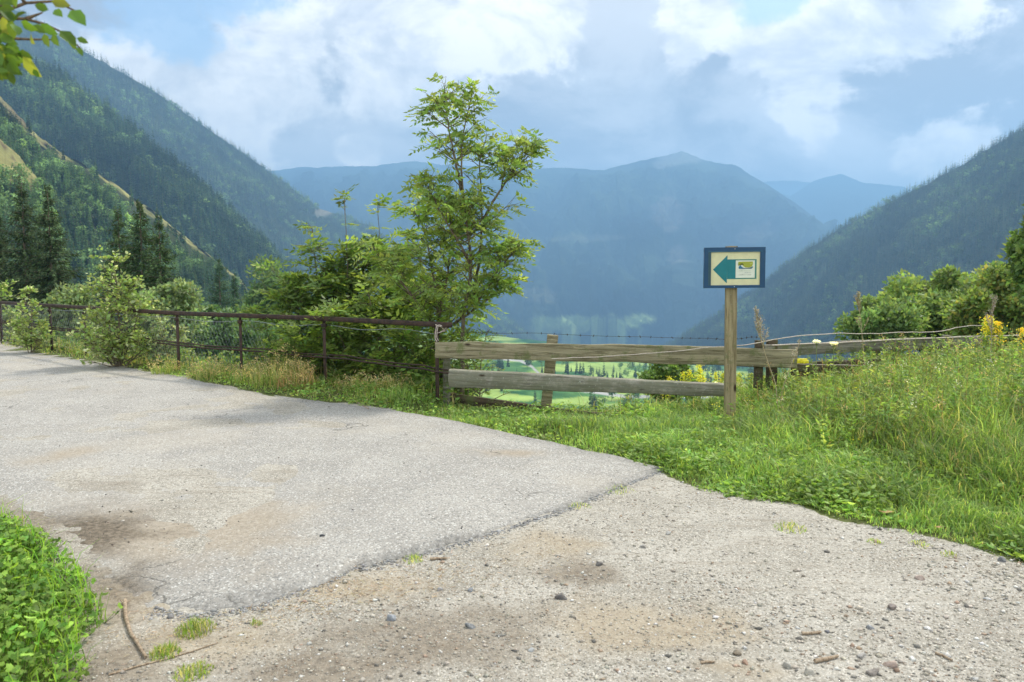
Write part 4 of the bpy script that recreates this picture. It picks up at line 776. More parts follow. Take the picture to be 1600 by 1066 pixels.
# spruces and broadleaved bushes on the slope below the railing
def spruce(name, label, px, pyt, d, rpx, seed, col=(0.04, 0.062, 0.026), pyb=640, group=None):
    tip = unp(px, pyt, d); b = np.array([tip[0], d, min(gz(tip[0], d), unp(px, pyb, d)[2])]); h = tip[2]-b[2]; r = rpx*d/FPX*1.95
    root = thing(name, label, 'tree', tuple(b), group); rr = np.random.default_rng(seed)
    B, D, L, t = conifer(h, r, int(h*3.8), 9, seed, droop=.30, base=.12, tipw=.006); n = len(B); S = nrm(np.cross(D, [0, 0, 1.])); g = Geo(); gt = Geo()
    many_tubes(gt, B, B+D*L[:, None], .018, .005); m = 46; i = np.repeat(np.arange(n), m); f = rr.random(n*m)**.7; sg = np.where(rr.random(n*m) < .5, -1, 1)[:, None]
    O = B[i]+D[i]*(L[i]*f)[:, None]; O[:, 2] += .12*L[i]*(f**2-.4*f)+rr.normal(0, .09, n*m)
    d2 = nrm(D[i]*.75+S[i]*sg*(.8*rr.random((n*m, 1)))+np.stack([0*f, 0*f, -.95*rr.random(n*m)], -1)); W = nrm(np.cross(d2, rr.normal(0, 1, (n*m, 3))+[0, 0, 1.3]))
    l = (.16+.34*(1-f))*(.16+.75*L[i]/max(r, .1))*(0.7+.6*rr.random(n*m))*min(1.6, max(1, d/32)); cc = colors(n*m, col, .4, tuple(x*1.9 for x in col), .15)
    diamonds(g, O, d2, W, l*1.25, l*.42, cc, .05); tube(gt, np.array([[0, 0, -.4], [0, 0, h*.5], [0, 0, h]]), [.013*h, .008*h, .01], 8)
    g.obj('crown', M['needle'], root); gt.obj('trunk', M['bark'], root)
spruce('spruce_tree', 'dark spruce at the far left, left one of the pair behind the birch sapling', 33, 286, 44, 52, 1)
spruce('spruce_tree', 'dark spruce right one of the far-left pair, narrow pointed top', 74, 296, 41, 48, 2)
spruce('spruce_tree', 'dark spruce cut by the left picture edge', -6, 330, 46, 42, 3)
spruce('spruce_tree', 'leftmost spruce of the trio behind the bushy birch, slightly lower top', 184, 327, 40, 46, 4, (0.042, 0.07, 0.024))
spruce('spruce_tree', 'middle and tallest spruce of the trio behind the bushy birch', 218, 314, 39, 48, 5, (0.04, 0.068, 0.024))
spruce('spruce_tree', 'rightmost spruce of the trio behind the bushy birch', 248, 344, 38, 50, 6, (0.042, 0.07, 0.024))
spruce('spruce_tree', 'bluish spruce standing apart in the middle distance right of the trio', 342, 404, 92, 40, 7, (0.045, 0.085, 0.04))
spruce('spruce_tree', 'smaller spruce just right of the lone bluish spruce', 366, 432, 95, 26, 8, (0.045, 0.085, 0.04))
def crown(name, label, cx, cyy, rx, ry, d, n, ls, col, alt=None, seed=0, nl=9, group=None, cat='tree', trans=None):
    rr = np.random.default_rng(seed); c = unp(cx, cyy, d); r = rx*d/FPX; h = ry*d/FPX; b = np.array([c[0], d, min(gz(c[0], d), c[2]-h)]); root = thing(name, label, cat, tuple(b), group); n = int(n*1.9)
    c = c-b; lobes = []
    for k in range(nl*3):
        q = nrm(rr.normal(0, 1, 3)); q = q*(rr.random()**.33)*.78; lobes.append(c+q*[r, r*.9, h])
    lobes = np.array(lobes); lr = (0.12+.24*rr.random(len(lobes)))*min(r, h)*1.25; k = rr.integers(0, len(lobes), n); q = nrm(rr.normal(0, 1, (n, 3))+[0, 0, .35]); P = lobes[k]+q*(lr[k]*(.35+.95*rr.random(n)**.8))[:, None]
    dd = nrm(q*.6+rr.normal(0, .7, (n, 3))); W = nrm(np.cross(dd, q+rr.normal(0, .5, (n, 3)))); s = ls*(.6+.8*rr.random(n))
    cc = colors(n, col, .3, alt, .15)*(0.75+.5*rr.random((len(lobes), 1)))[k]; g = Geo(); diamonds(g, P, dd, W, s, s*.62, cc, .1); gt = Geo()
    tube(gt, np.array([[0, 0, -.5], c*[.4, .4, .5], c]), [.03*h+.05, .02*h+.04, .02], 7); m = len(lobes); many_tubes(gt, np.repeat([c*[1, 1, .55]], m, 0), lobes, .03*h/2+.01, .008, sides=4)
    g.obj('crown', M['leaf'], root); gt.obj('trunk', M['bark'], root); return root
GL = (0.15, 0.22, 0.07)
crown('maple_tree', 'rounded bright green maple, biggest of the clump behind the weedy bank', 1470, 484, 95, 64, 27, 14000, .17, GL, (0.18, 0.22, 0.07), 1, 18)
crown('maple_tree', 'lower green maple on the left flank of the clump behind the weedy bank', 1385, 512, 72, 46, 25, 9000, .15, (0.14, 0.21, 0.075), None, 2, 14)
crown('maple_tree', 'yellow-green maple on the right of the clump, below the tree cut by the edge', 1565, 486, 72, 62, 23, 11000, .14, (0.14, 0.195, 0.055), (0.2, 0.19, 0.06), 3)
crown('broadleaf_tree', 'tall dark broadleaf tree cut off by the right picture edge', 1650, 395, 60, 115, 17, 12000, .13, (0.12, 0.185, 0.055), None, 4, 18)
crown('shrub', 'round green bush seen between the boards left of the sign', 1040, 598, 62, 34, 20, 6000, .10, (0.10, 0.16, 0.045), None, 5, cat='shrub')
crown('shrub', 'grey-green willow bush between the far-left spruces and the birch', 118, 505, 52, 62, 31, 6500, .15, (0.13, 0.18, 0.08), (0.2, 0.25, 0.14), 6, cat='shrub')
crown('shrub', 'silvery willow bush behind the bushy birch, in front of the spruce trio', 262, 490, 66, 52, 28, 7000, .14, (0.13, 0.18, 0.085), (0.22, 0.27, 0.16), 7, cat='shrub')
crown('broadleaf_tree', 'round bluish-green tree right of the spruce trio, below the lone spruce', 312, 520, 58, 50, 52, 6000, .26, (0.09, 0.15, 0.06), None, 8)
crown('broadleaf_tree', 'pale leafy tree left of the shrub spires, at the end of the grassy spur', 425, 462, 52, 58, 85, 7000, .42, (0.10, 0.16, 0.07), None, 9)
crown('broadleaf_tree', 'leafy tree behind the railing between the lone spruce and the shrubs', 402, 530, 60, 52, 60, 6000, .3, (0.09, 0.15, 0.055), None, 10)
crown('shrub', 'low dark bush behind the wire mesh in the middle bay of the railing', 350, 590, 75, 36, 24, 5000, .12, (0.075, 0.125, 0.045), None, 11, cat='shrub')
crown('shrub', 'dark bush on the slope beneath the bushy birch seen through the mesh', 120, 560, 95, 38, 24, 5000, .12, (0.07, 0.12, 0.04), None, 12, cat='shrub')
crown('broadleaf_tree', 'dark tree in the dip at the foot of the meadow, low between the boards', 700, 640, 70, 46, 36, 4500, .2, (0.06, 0.11, 0.035), None, 13)
# ---------------------------------------------------------------- grass, weeds, herbs
def blades(g, P, h, w, c, lean=.35, curl=.5):
    n = len(P); a = R.random(n)*2*pi; L = np.stack([np.cos(a), np.sin(a), 0*a], -1); S = np.stack([-np.sin(a+R.normal(0, .6, n)), np.cos(a), 0*a], -1); S = nrm(S)
    ln = (lean*(0.2+R.random(n)))[:, None]; h = h[:, None]; w = np.broadcast_to(w, (n,))[:, None]; up = np.array([0, 0, 1.])
    M1 = P+up*h*.55+L*h*ln*.35; T = P+up*h*(1-curl*ln*.6)+L*h*ln*(1+curl*.4)
    V = np.stack([P-S*w*.5, P+S*w*.5, M1+S*w*.42, M1-S*w*.42, T], 1); i = np.arange(n)[:, None]*5
    cc = np.repeat(c, 5, 0).reshape(n, 5, 3); V = V.reshape(-1, 3); g.add(V, i+np.array([[0, 1, 2, 3]]), cc.reshape(-1, 3)); g.F.append((i+np.array([[3, 2, 4]])+(g.n-len(V)), 0))
GC = (0.118, 0.195, 0.05); GD = (0.30, 0.28, 0.13)
def sample(n, x0, x1, y0, y1, pw=1.6):             # more plants close to the eye, fewer far off
    u = R.random(n); k = 1-pw; y = (y0**k+u*(y1**k-y0**k))**(1/k); x = x0+(x1-x0)*R.random(n); return x, y
def ztall(x, y): return sm((x-1.7)/1.6)*sm((y-y_grass(x)-1.5-0.35*fbm(x*1.3, y*1.3, 3, 5))/1.3)
def verge():
    G = Geo()
    x, y = sample(640000, -13, 11.5, 3.4, 17, 1.9); g = y-y_grass(x)+.16*fbm(x*3, y*3, 4, 70); s = (y-yf(x))*.8; cl = fbm(x*2.6, y*2.6, 4, 33)
    lft = x < -1.6; dens = np.where(lft, .42+.9*cl, 1.0)*sm(g/.22+.12); keep = (g > 0)*(s < 2.2)*(R.random(len(x)) < dens)*(~(lft*(s > .05)).astype(bool))*(np.abs(x) < y*.75+2.2); x, y, g, s, cl, lft = [a[keep.astype(bool)] for a in (x, y, g, s, cl, lft)]
    tl = ztall(x, y); h = (.035+.10*sm(g/.8)*(1+.9*cl))*(0.6+.8*R.random(len(x)))+tl*.28*R.random(len(x)); h = h*np.where(lft, .9+.8*R.random(len(x)), 1.0)
    dry = np.clip(.04+.12*tl+.5*lft*R.random(len(x))+.25*(s > .2), 0, .75)*(.6+.8*(fbm(x*1.2, y*1.2, 3, 91)+.5)); c = colors(len(x), GC, .35, (0.20, 0.27, 0.075), .35); m = R.random(len(x)) < dry; c[m] = colors(m.sum(), GD, .35)
    c = c*(1+.35*fbm(x*.9, y*.9, 3, 40))[:, None]; h = h*np.where(lft, .62, 1.0)*(1-.62*sm((s+1.0)/.7)*(x < 1.5)*(x > -1.2))
    blades(G, np.stack([x, y, H(x, y)-.005], -1), h, .0035+.0007*y, c, .95); n0 = len(x)
    # clover and dandelion-like leaves between the blades
    x, y = sample(340000, -6, 10.5, 3.4, 13, 1.9); g = y-y_grass(x)+.16*fbm(x*3, y*3, 4, 70); cl = fbm(x*1.9+7, y*1.9, 4, 35); keep = (g > .05)*(y < yf(x)+1)*(R.random(len(x)) < .35+1.5*cl)*(np.abs(x) < y*.75+2.2); keep = keep.astype(bool); x, y = x[keep], y[keep]; n = len(x)
    hh = (.02+.08*R.random(n))*sm((y-y_grass(x))/.5)+.012; P = np.stack([x, y, H(x, y)+hh], -1); d = rdirs(n, -.1, .5); W = nrm(np.cross(d, rdirs(n, .5, 1))); s_ = (.025+.035*R.random(n)); leaves6(G, P, d, W, s_, s_*.5, colors(n, (0.125, 0.205, 0.045), .35, (.22, .30, .09), .25), .1)
    G.obj('grass', M['grass'], kind='stuff', label='bright green grass verge between the road and the fence', category='grass')
verge()
def weeds():                                       # knee-high herbs on the bank at the right, and behind the fence
    G = Geo(); x, y = sample(11500, .6, 12, 6.3, 12.5, 1.2); t = ztall(x, y); s = (y-yf(x))*.8; keep = (R.random(len(x)) < np.maximum(t*.85, (s > .1)*(x > 1.3)*.6))*(np.abs(x) < y*.75+2.2)*(s < 3); keep = keep.astype(bool); x, y, t = x[keep], y[keep], t[keep]; n = len(x)
    h = (.13+.34*R.random(n)**1.4)*(.45+.65*np.maximum(t, .5)*sm((x+1)/6)+.1); B = np.stack([x, y, H(x, y)], -1); T = B+np.stack([R.normal(0, .07, n), R.normal(0, .07, n), h], -1)
    sc = colors(n, (0.16, 0.19, 0.06), .3, (0.28, 0.2, 0.1), .25); many_tubes(G, B, T, .003, .0015, sc); k = 16; i = np.repeat(np.arange(n), k); f = .12+.88*R.random(n*k); O = B[i]+(T-B)[i]*f[:, None]; d = rdirs(n*k, -.1, .7); W = nrm(np.cross(d, rdirs(n*k, .4, 1))); l = .03+.055*R.random(n*k)*(1.3-f)
    tone = fbm(x*.8, y*.8, 3, 12); bc = colors(n, (0.115, 0.175, 0.045), .35, (0.17, 0.2, 0.06), .2)*(1+.5*tone)[:, None]; leaves6(G, O, d, W, l, l*.38, bc[i]*(.8+.4*R.random((n*k, 1))), .08)
    # small flower specks and dry seed heads
    m = np.where(R.random(n) < .11)[0]; q = np.repeat(m, 14); O = T[q]+R.normal(0, .022, (len(q), 3)); col = np.where(R.random((len(m), 1)) < .2, [[.42, .38, .05]], np.where(R.random((len(m), 1)) < .25, [[.4, .4, .36]], [[.33, .24, .14]])); d = rdirs(len(q)); diamonds(G, O, d, nrm(np.cross(d, rdirs(len(q)))), .016, .01, np.repeat(col, 14, 0))
    # tall grasses
    x, y = sample(18000, -.2, 12, 6.3, 12.5, 1.2); t = np.maximum(ztall(x, y), .5*((y-yf(x)) > .2)*(x > .7)); keep = (R.random(len(x)) < t)*(np.abs(x) < y*.75+2.2)*(y < yf(x)+3); keep = keep.astype(bool); x, y = x[keep], y[keep]; n = len(x); blades(G, np.stack([x, y, H(x, y)], -1), (.16+.38*R.random(n)**1.6)*(.6+.4*sm((x)/6)), .0065, colors(n, (.115, .18, .045), .35, (.31, .28, .16), .18), .6)
    G.obj('weeds', M['grass'], kind='stuff', label='tangle of knee-high wild herbs and grasses on the bank at the right', category='weeds')
weeds()
def scrub():                                       # rough growth just below the railing and on the slope
    G = Geo(); n = 26000; x = -16+28*R.random(n); y = yf(x)+.1+5.5*R.random(n)**1.5; keep = (x < -.7)*(fbm(x, y, 3, 8) > -.25); x, y = x[keep], y[keep]; n = len(x); B = np.stack([x, y, H(x, y)], -1)
    h = .08+.26*R.random(n)**1.5; blades(G, B, h, .010, colors(n, (.12, .17, .045), .35, (.33, .28, .14), .45), .5)
    m = n//2; B = B[:m]; O = B+np.stack([0*h[:m], 0*h[:m], h[:m]*R.random(m)*1.3], -1); O = np.repeat(O, 3, 0)+R.normal(0, .04, (3*m, 3)); d = rdirs(len(O), -.1, .6); l = .05+.05*R.random(len(O)); leaves6(G, O, d, nrm(np.cross(d, rdirs(len(O), .4, 1))), l, l*.5, colors(len(O), (.10, .16, .04), .35, (.2, .24, .06), .2))
    n = 60000; x = -45+75*R.random(n); y = yf(x)+3+60*R.random(n)**1.3; B = np.stack([x, y, H(x, y)], -1); n = len(x); d = rdirs(n, .1, 1); l = .25+.3*R.random(n); diamonds(G, B+d*0, d, nrm(np.cross(d, rdirs(n))), l, l*.6, colors(n, (.08, .13, .04), .4, (.2, .2, .08), .2))
    G.obj('undergrowth', M['grass'], kind='stuff', label='rough mixed undergrowth on the steep slope behind the fence line', category='undergrowth')
scrub()
def clump(label, px, d, w, h, n=260, col=(.26, .26, .11), name='grass_clump'):
    p = unp(px, 600, d); r = w/2; a = R.random(n)*2*pi; q = r*np.sqrt(R.random(n)); x = p[0]+q*np.cos(a); y = d+q*np.sin(a)*.7; b = np.array([p[0], d, gz(p[0], d)]); g = Geo()
    P = np.stack([x, y, H(x, y)-.01], -1); hh = h*(.35+.75*R.random(n))*(1.15-.5*q/r); blades(g, P, hh, .0085, colors(n, col, .3, (.13, .19, .05), .35), .55)
    m = n//3; O = P[:m]+np.stack([R.normal(0, .03, m), R.normal(0, .03, m), hh[:m]*(.8+.25*R.random(m))], -1); O = np.repeat(O, 7, 0)+R.normal(0, .02, (7*m, 3)); dd = rdirs(7*m, 0, 1); diamonds(g, O, dd, nrm(np.cross(dd, rdirs(7*m))), .022, .012, colors(7*m, (.38, .31, .17), .3)); g.obj(name, M['grass'], loc=b, label=label, category='grass clump', group='tall grass clumps along the railing')
clump('dry straw-coloured grass clump left of the middle railing posts', 335, 11.5, .75, .30); clump('dense yellowish grass clump between the two middle railing posts, tallest one', 440, 10.75, .9, .50, 380); clump('reddish dry grass clump touching the road edge left of the middle post', 465, 10.45, .55, .38, 240, (.33, .24, .13)); clump('small green-yellow clump just right of the bushy birch', 262, 12.1, .5, .28, 160, (.2, .24, .08)); clump('grass clump right of the middle railing post', 560, 10.1, .6, .26, 200, (.2, .24, .09)); clump('loose grassy clump under the right-hand railing bay', 612, 9.95, .5, .28, 180); clump('greener tall clump right of the tall post in the left middle bay', 395, 11.0, .6, .34, 220, (.19, .23, .08))
def herbs():
    G = Geo(); n = 21000; x = -4.8+3.6*R.random(n); y = 2.3+3.2*R.random(n)**1.0; k = HERB(x, y)+.02; m = (k > 0); x, y, k = x[m], y[m], k[m]; n = len(x)
    hh = (.04+.14*sm(k/.45)*(.6+.6*R.random(n)))*(1+.5*fbm(x*3, y*3, 3, 6)); B = np.stack([x, y, H(x, y)], -1); P = B+np.stack([R.normal(0, .03, n), R.normal(0, .03, n), hh], -1)
    c = colors(n, (0.095, 0.175, 0.03), .5, (0.18, 0.27, 0.05), .35); many_tubes(G, B, P, .0016, .0012, c*.8); a0 = R.random(n)*2*pi; t = nrm(np.stack([R.normal(0, .5, n), R.normal(0, .5, n)-.2, np.ones(n)], -1))
    for da, sc in ((-1.0, .8), (0, 1.0), (1.0, .8)):
        d = np.stack([np.cos(a0+da), np.sin(a0+da), .0*a0], -1); d = nrm(d-t*(d*t).sum(1, keepdims=True)); W = np.cross(d, t); l = (.014+.024*R.random(n)**1.3)*sc; leaves6(G, P, d, W, l, l*.62, c*(.85+.3*R.random((n, 1))), -.06); q = nrm(d*.8+W*.5); leaves6(G, P+d*l[:, None]*.35, q, np.cross(q, t), l*.55, l*.35, c, -.05)
    n = 9000; x = -4.8+3.7*R.random(n); y = 2.3+3.2*R.random(n); m = HERB(x, y) > -.03; x, y = x[m], y[m]; n = len(x); blades(G, np.stack([x, y, H(x, y)], -1), .07+.17*R.random(n)**1.5, .005, colors(n, (.13, .26, .03), .35, (.22, .33, .05), .3), .7)
    G.obj('herbs', M['grass'], kind='stuff', label='lush bright green leafy herbs crowding the lower left corner', category='weeds')
herbs()
def tuft(label, px, py, wpx, n=160, hh=.05, col=(.15, .22, .04)):
    c = gnd(px, py); r = wpx/2*c[1]/FPX; a = R.random(n)*2*pi; q = r*np.sqrt(R.random(n)); x = c[0]+q*np.cos(a)*1.0; y = c[1]+q*np.sin(a)*1.1; k = np.minimum(1, 1.3-q/r); g = Geo(); b = np.array([c[0], c[1], gz(c[0], c[1])])
    blades(g, np.stack([x, y, H(x, y)-.002], -1), hh*k*(.5+.8*R.random(n)), .004, colors(n, col, .3, (.34, .32, .14), .3), .7); g.obj('grass_tuft', M['grass'], loc=b, label=label, category='grass tuft', group='grass tufts on the gravel')
for a in [('small yellowish grass tuft alone on the gravel below the sign', 1234, 826, 52, 170, .045), ('green grass tuft right of the curved stick, largest on the dirt at lower left', 306, 984, 66, 300, .06), ('grass tuft touching the end of the curved stick', 258, 1022, 50, 220, .055), ('grass tuft at the bottom edge, below the other two at lower left', 302, 1052, 62, 220, .05),
          ('tiny tuft tucked under the broken asphalt edge', 645, 876, 34, 90, .04), ('wispy tuft at the broken asphalt edge near its middle', 905, 792, 40, 80, .035), ('thin dry tuft just past the asphalt edge toward the verge', 965, 768, 60, 120, .035),
          ('tuft on the gravel nearest the grass verge at right', 1366, 846, 26, 60, .03), ('weak tuft between gravel and verge, left of the rightmost one', 1438, 850, 34, 70, .03), ('sparse tuft on the gravel at far right below the verge', 1482, 866, 26, 60, .03), ('green tuft beside the weedy corner at the left asphalt edge', 26, 815, 30, 70, .05, (.08, .14, .03)), ('lone tuft left of the asphalt tongue at the bottom', 400, 975, 20, 40, .04)]: tuft(*a)
# single plants that stand out
def goldenrod(label, px, pyt, d, spread, n=7, pyb=None, col=(.42, .42, .05), name='goldenrod_plant'):
    tip = unp(px, pyt, d); b = np.array([tip[0], d, gz(tip[0], d)]); root = thing(name, label, 'plant', tuple(b)); gs = Geo(); gl = Geo(); gf = Geo(); h = tip[2]-b[2]
    for k in range(n):
        e = np.array([R.normal(0, spread), R.normal(0, spread*.6), h*(.8+.25*R.random())]); A = np.array([e[0]*.2, e[1]*.2, -.03]); tube(gs, np.array([A, (A+e)*.5+[0, 0, .03], e]), [.005, .004, .002], 5, (.2, .22, .07))
        m = 34; f = .15+.8*R.random(m); O = A+(e-A)*f[:, None]; dd = rdirs(m, 0, .6); l = .05+.05*R.random(m); leaves6(gl, O, dd, nrm(np.cross(dd, rdirs(m, .4, 1))), l, l*.25, colors(m, (.13, .2, .04), .3))
        m = 150; f = R.random(m)**.8; O = e+np.stack([R.normal(0, .05, m)*f, R.normal(0, .05, m)*f, -.22*f*R.random(m)*1.4+.02], -1); dd = rdirs(m); diamonds(gf, O, dd, nrm(np.cross(dd, rdirs(m))), .022, .016, colors(m, col, .25))
    gs.obj('stem', M['straw'], root); gl.obj('foliage', M['leaf'], root); gf.obj('flower', M['leaf'], root)
goldenrod('yellow goldenrod in flower behind the boards, just left of the sign post', 1098, 578, 10.6, .22, 10)
goldenrod('pale yellow-green goldenrod behind the boards between the sign and the dark posts', 1165, 585, 10.2, .20, 9, col=(.30, .33, .06))
goldenrod('orange-yellow goldenrod flowering high at the right, nearer the picture edge', 1572, 500, 9.6, .14, 4, col=(.48, .38, .04))
goldenrod('yellow goldenrod flowering above the right board, left of the orange one', 1535, 500, 9.8, .12, 3)
goldenrod('low yellow-green flowering herb in the middle of the weedy bank', 1385, 625, 7.6, .20, 6, col=(.5, .5, .05), name='herb')
def dock(label, base, pts, d, nb, name='dock_plant', c=(.42, .34, .20), seed_c=(.50, .44, .32), hl=.12):
    b = gnd(*base); b = unp(base[0], base[1], d); b[2] = gz(b[0], d); root = thing(name, label, 'plant', tuple(b)); P = np.array([b]+[unp(x, y, d) for x, y in pts])-b; t = np.linspace(0, len(P)-1, 24); Q = np.stack([np.interp(t, np.arange(len(P)), P[:, i]) for i in range(3)], -1)
    gs = Geo(); tube(gs, Q, np.linspace(.005, .002, 24), 6, c); gf = Geo(); i = R.integers(13, 24, nb); A = Q[i]; dd = nrm(rdirs(nb, .3, 1.0)*[.55, .55, 1]+[0, 0, .7]); l = hl*(1.9-(i-13)/9.)*(.6+.5*R.random(nb)); E = A+dd*l[:, None]; many_tubes(gs, A, E, .003, .0015, c)
    k = 26; j = np.repeat(np.arange(nb), k); f = .25+.75*R.random(nb*k); O = A[j]+(E-A)[j]*f[:, None]+R.normal(0, .006, (nb*k, 3)); d3 = rdirs(nb*k, 0, 1); diamonds(gf, O, d3, nrm(np.cross(d3, rdirs(nb*k))), .018, .009, colors(nb*k, seed_c, .3))
    gs.obj('stem', M['straw'], root); gf.obj('seed_head', M['straw'], root)
dock('tall dry dock stalk with a pale feathery seed head just right of the sign post', (1218, 655), [(1212, 600), (1196, 555), (1186, 520), (1181, 488)], 7.9, 22)
dock('dry brown stalk leaning beside the tall dock, without its plume', (1212, 650), [(1225, 600), (1240, 560), (1250, 535)], 8.0, 5, hl=.05)
dock('tan plume of tall grass in front of the maple clump', (1352, 600), [(1350, 560), (1345, 500), (1340, 465)], 8.8, 16, 'reed_grass', seed_c=(.40, .34, .2))
dock('pale plume rising above the goldenrod near the right edge', (1548, 600), [(1548, 550), (1550, 510), (1552, 470)], 8.8, 16, 'reed_grass', (.36, .3, .2), (.42, .36, .28))
def umbel(label, px, pyt, d):
    tip = unp(px, pyt, d); b = np.array([tip[0], d, gz(tip[0], d)]); h = tip[2]-b[2]; root = thing('wild_carrot', label, 'plant', tuple(b)); g = Geo(); f = Geo(); tube(g, np.array([[0, 0, -.02], [.01, 0, h*.5], [0, 0, h-.05]]), [.005, .004, .003], 5, (.2, .24, .08)); n = 16; a = np.arange(n)*2.4; r = .036*np.sqrt(np.arange(n)/n); E = np.stack([r*np.cos(a), r*np.sin(a), h-r*.25], -1)
    many_tubes(g, np.repeat([[0, 0, h-.05]], n, 0), E, .0015, .001, (.2, .24, .08)); j = np.repeat(np.arange(n), 14); O = E[j]+R.normal(0, .006, (len(j), 3)); d3 = rdirs(len(j), 0, 1); diamonds(f, O, d3, nrm(np.cross(d3, rdirs(len(j)))), .012, .011, colors(len(j), (.62, .62, .56), .15)); g.obj('stem', M['straw'], root); f.obj('flower', M['leaf'], root)
umbel('white wild carrot flower head in front of the right upper board, left one of two', 1276, 533, 8.4); umbel('white wild carrot flower head in front of the right upper board, right one of two', 1303, 536, 8.35); umbel('small white umbel between the boards just left of the sign post', 1118, 599, 8.9)

# ---------------------------------------------------------------- overhanging branch, top left
def overhang():
    d0 = 2.2; tr = np.array([-3.3, 1.7, gz(-3.3, 1.7)]); root = thing('alder_tree', 'tree at the left whose out-of-focus leafy branch hangs into the top left corner', 'tree', tuple(tr)); g = Geo(); tube(g, np.array([[0, 0, -.2], [.03, .02, 1.2], [.0, .05, 2.4], [-.05, 0, 4.2]]), [.13, .11, .09, .04], 10); g.obj('trunk', M['bark'], root)
    L = [(-30, 40), (0, 28), (40, 30), (70, 38), (100, 52), (128, 78)]; tw = [L, [(-30, 40), (0, 20), (40, 5), (85, 2), (115, 16), (133, 34)], [(-40, 60), (0, 78), (26, 86), (45, 100), (58, 112)], [(-30, 40), (10, 60), (50, 62), (80, 62)], [(-40, 60), (-5, 100), (15, 120)], [(40, 5), (28, -8)], [(40, 30), (66, 20)], [(-30, 20), (-10, 8), (8, 10)]]
    P0 = unp(-40, 50, d0)-tr; g = Geo(); tube(g, np.array([[0, .05, 2.0], P0*[.5, .5, 1]+[0, 0, -.05], P0]), [.034, .02, .007], 7)
    for q in tw: tube(g, np.array([unp(a, b, d0+.0015*a) for a, b in q])-tr, np.linspace(.006, .002, len(q)), 5)
    g.obj('branch', M['twig'], root); f = Geo(); lv = [(66, 12, 19, 200), (93, 5, 24, 10), (120, 26, 34, 40), (90, 20, 20, 35), (75, 45, 23, 35), (105, 58, 30, 42), (128, 63, 15, 20), (125, 80, 13, 60), (10, 14, 20, 0), (30, 24, 20, 340), (24, 2, 14, 100), (50, 60, 20, 60), (72, 62, 18, 75), (86, 62, 18, 60), (25, 45, 24, 50), (10, 52, 22, 80), (37, 86, 22, 20), (48, 103, 32, 55), (18, 122, 16, 80), (60, 45, 18, 30), (113, 68, 20, 60), (44, 40, 22, 30), (56, 114, 12, 70)]
    rr = np.random.default_rng(3)
    for _ in range(130): lv.append((rr.uniform(-150, 26), rr.uniform(-70, 115), rr.uniform(18, 28), rr.uniform(-20, 110)))
    for _ in range(60): lv.append((rr.uniform(-10, 26), rr.uniform(72, 116), rr.uniform(15, 24), rr.uniform(0, 110)))
    for cx, cy_, l, an in lv:
        ll = l*d0/FPX; a = radians(an); dv = np.array([cos(a), rr.normal(0, .3), -sin(a)]); dv = dv/np.linalg.norm(dv); W = nrm(np.cross(dv, np.array([rr.normal(0, .45), 1, rr.normal(0, .45)]))); c = unp(cx, cy_, d0+rr.normal(0, .05))-tr; leaves6(f, [c-dv*ll*.5], np.array([dv]), np.array([W]), ll*1.15, ll*.72, colors(1, (.07, .125, .02), .3, (.16, .18, .03), .10), .1)
    n = 2600; t = R.random(n)**.6; A0 = np.array([0, .05, 2.0]); C = A0+(P0-A0)*(t*.93)[:, None]+R.normal(0, .13, (n, 3))+[0, 0, .05]; C[::2] = np.array([-.1, .1, 3.4])+R.normal(0, .42, (len(C[::2]), 3)); wp = C+tr; qx, qy = proj(wp); C = C[(qx < -12)+(wp[:, 1] < .2)]; n = len(C); d3 = rdirs(n); leaves6(f, C, d3, nrm(np.cross(d3, rdirs(n))), .045, .03, colors(n, (.07, .125, .02), .3, (.16, .18, .03), .1), .1)
    k = np.array([(A0+(P0-A0)*q) for q in np.linspace(.2, .95, 26)]); e = k+R.normal(0, .14, k.shape); g2 = Geo(); many_tubes(g2, k, e, .005, .002); k2 = np.repeat([[-.03, .05, 3.0]], 30, 0); many_tubes(g2, k2, k2+R.normal(0, .38, k2.shape)+[0, 0, .35], .01, .003); g2.obj('twig', M['twig'], root)
    f.obj('foliage', M['leaf'], root)
overhang()

# ---------------------------------------------------------------- stones, sticks, straw
import bmesh
ico = bmesh.new(); bmesh.ops.create_icosphere(ico, subdivisions=1, radius=1); IV = np.array([v.co[:] for v in ico.verts]); IF = np.array([[v.index for v in f.verts] for f in ico.faces]); ico.free()
OV = np.array([[1, 0, 0], [-1, 0, 0], [0, 1, 0], [0, -1, 0], [0, 0, 1], [0, 0, -1.]]); OF = np.array([[0, 2, 4], [2, 1, 4], [1, 3, 4], [3, 0, 4], [2, 0, 5], [1, 2, 5], [3, 1, 5], [0, 3, 5]])
def pebbles(G, x, y, z, s, c, V0=OV, F0=OF, flat=.6):
    n = len(x); V = V0[None]*(1+.35*R.normal(0, 1, (n, len(V0), 1))*.6)*np.array([1, 1, flat]); V = V+.12*R.normal(0, 1, V.shape); a = R.random(n)*2*pi; e = .7+.7*R.random((n, 1)); X = V[..., 0]*e; Y = V[..., 1]; ca, sa = np.cos(a)[:, None], np.sin(a)[:, None]
    W = np.stack([(X*ca-Y*sa)*s[:, None]+x[:, None], (X*sa+Y*ca)*s[:, None]+y[:, None], V[..., 2]*s[:, None]+z[:, None]+(s*.15)[:, None]], -1); G.add(W.reshape(-1, 3), (F0[None]+(np.arange(n)*len(V0))[:, None, None]).reshape(-1, 3), np.repeat(c, len(V0), 0))
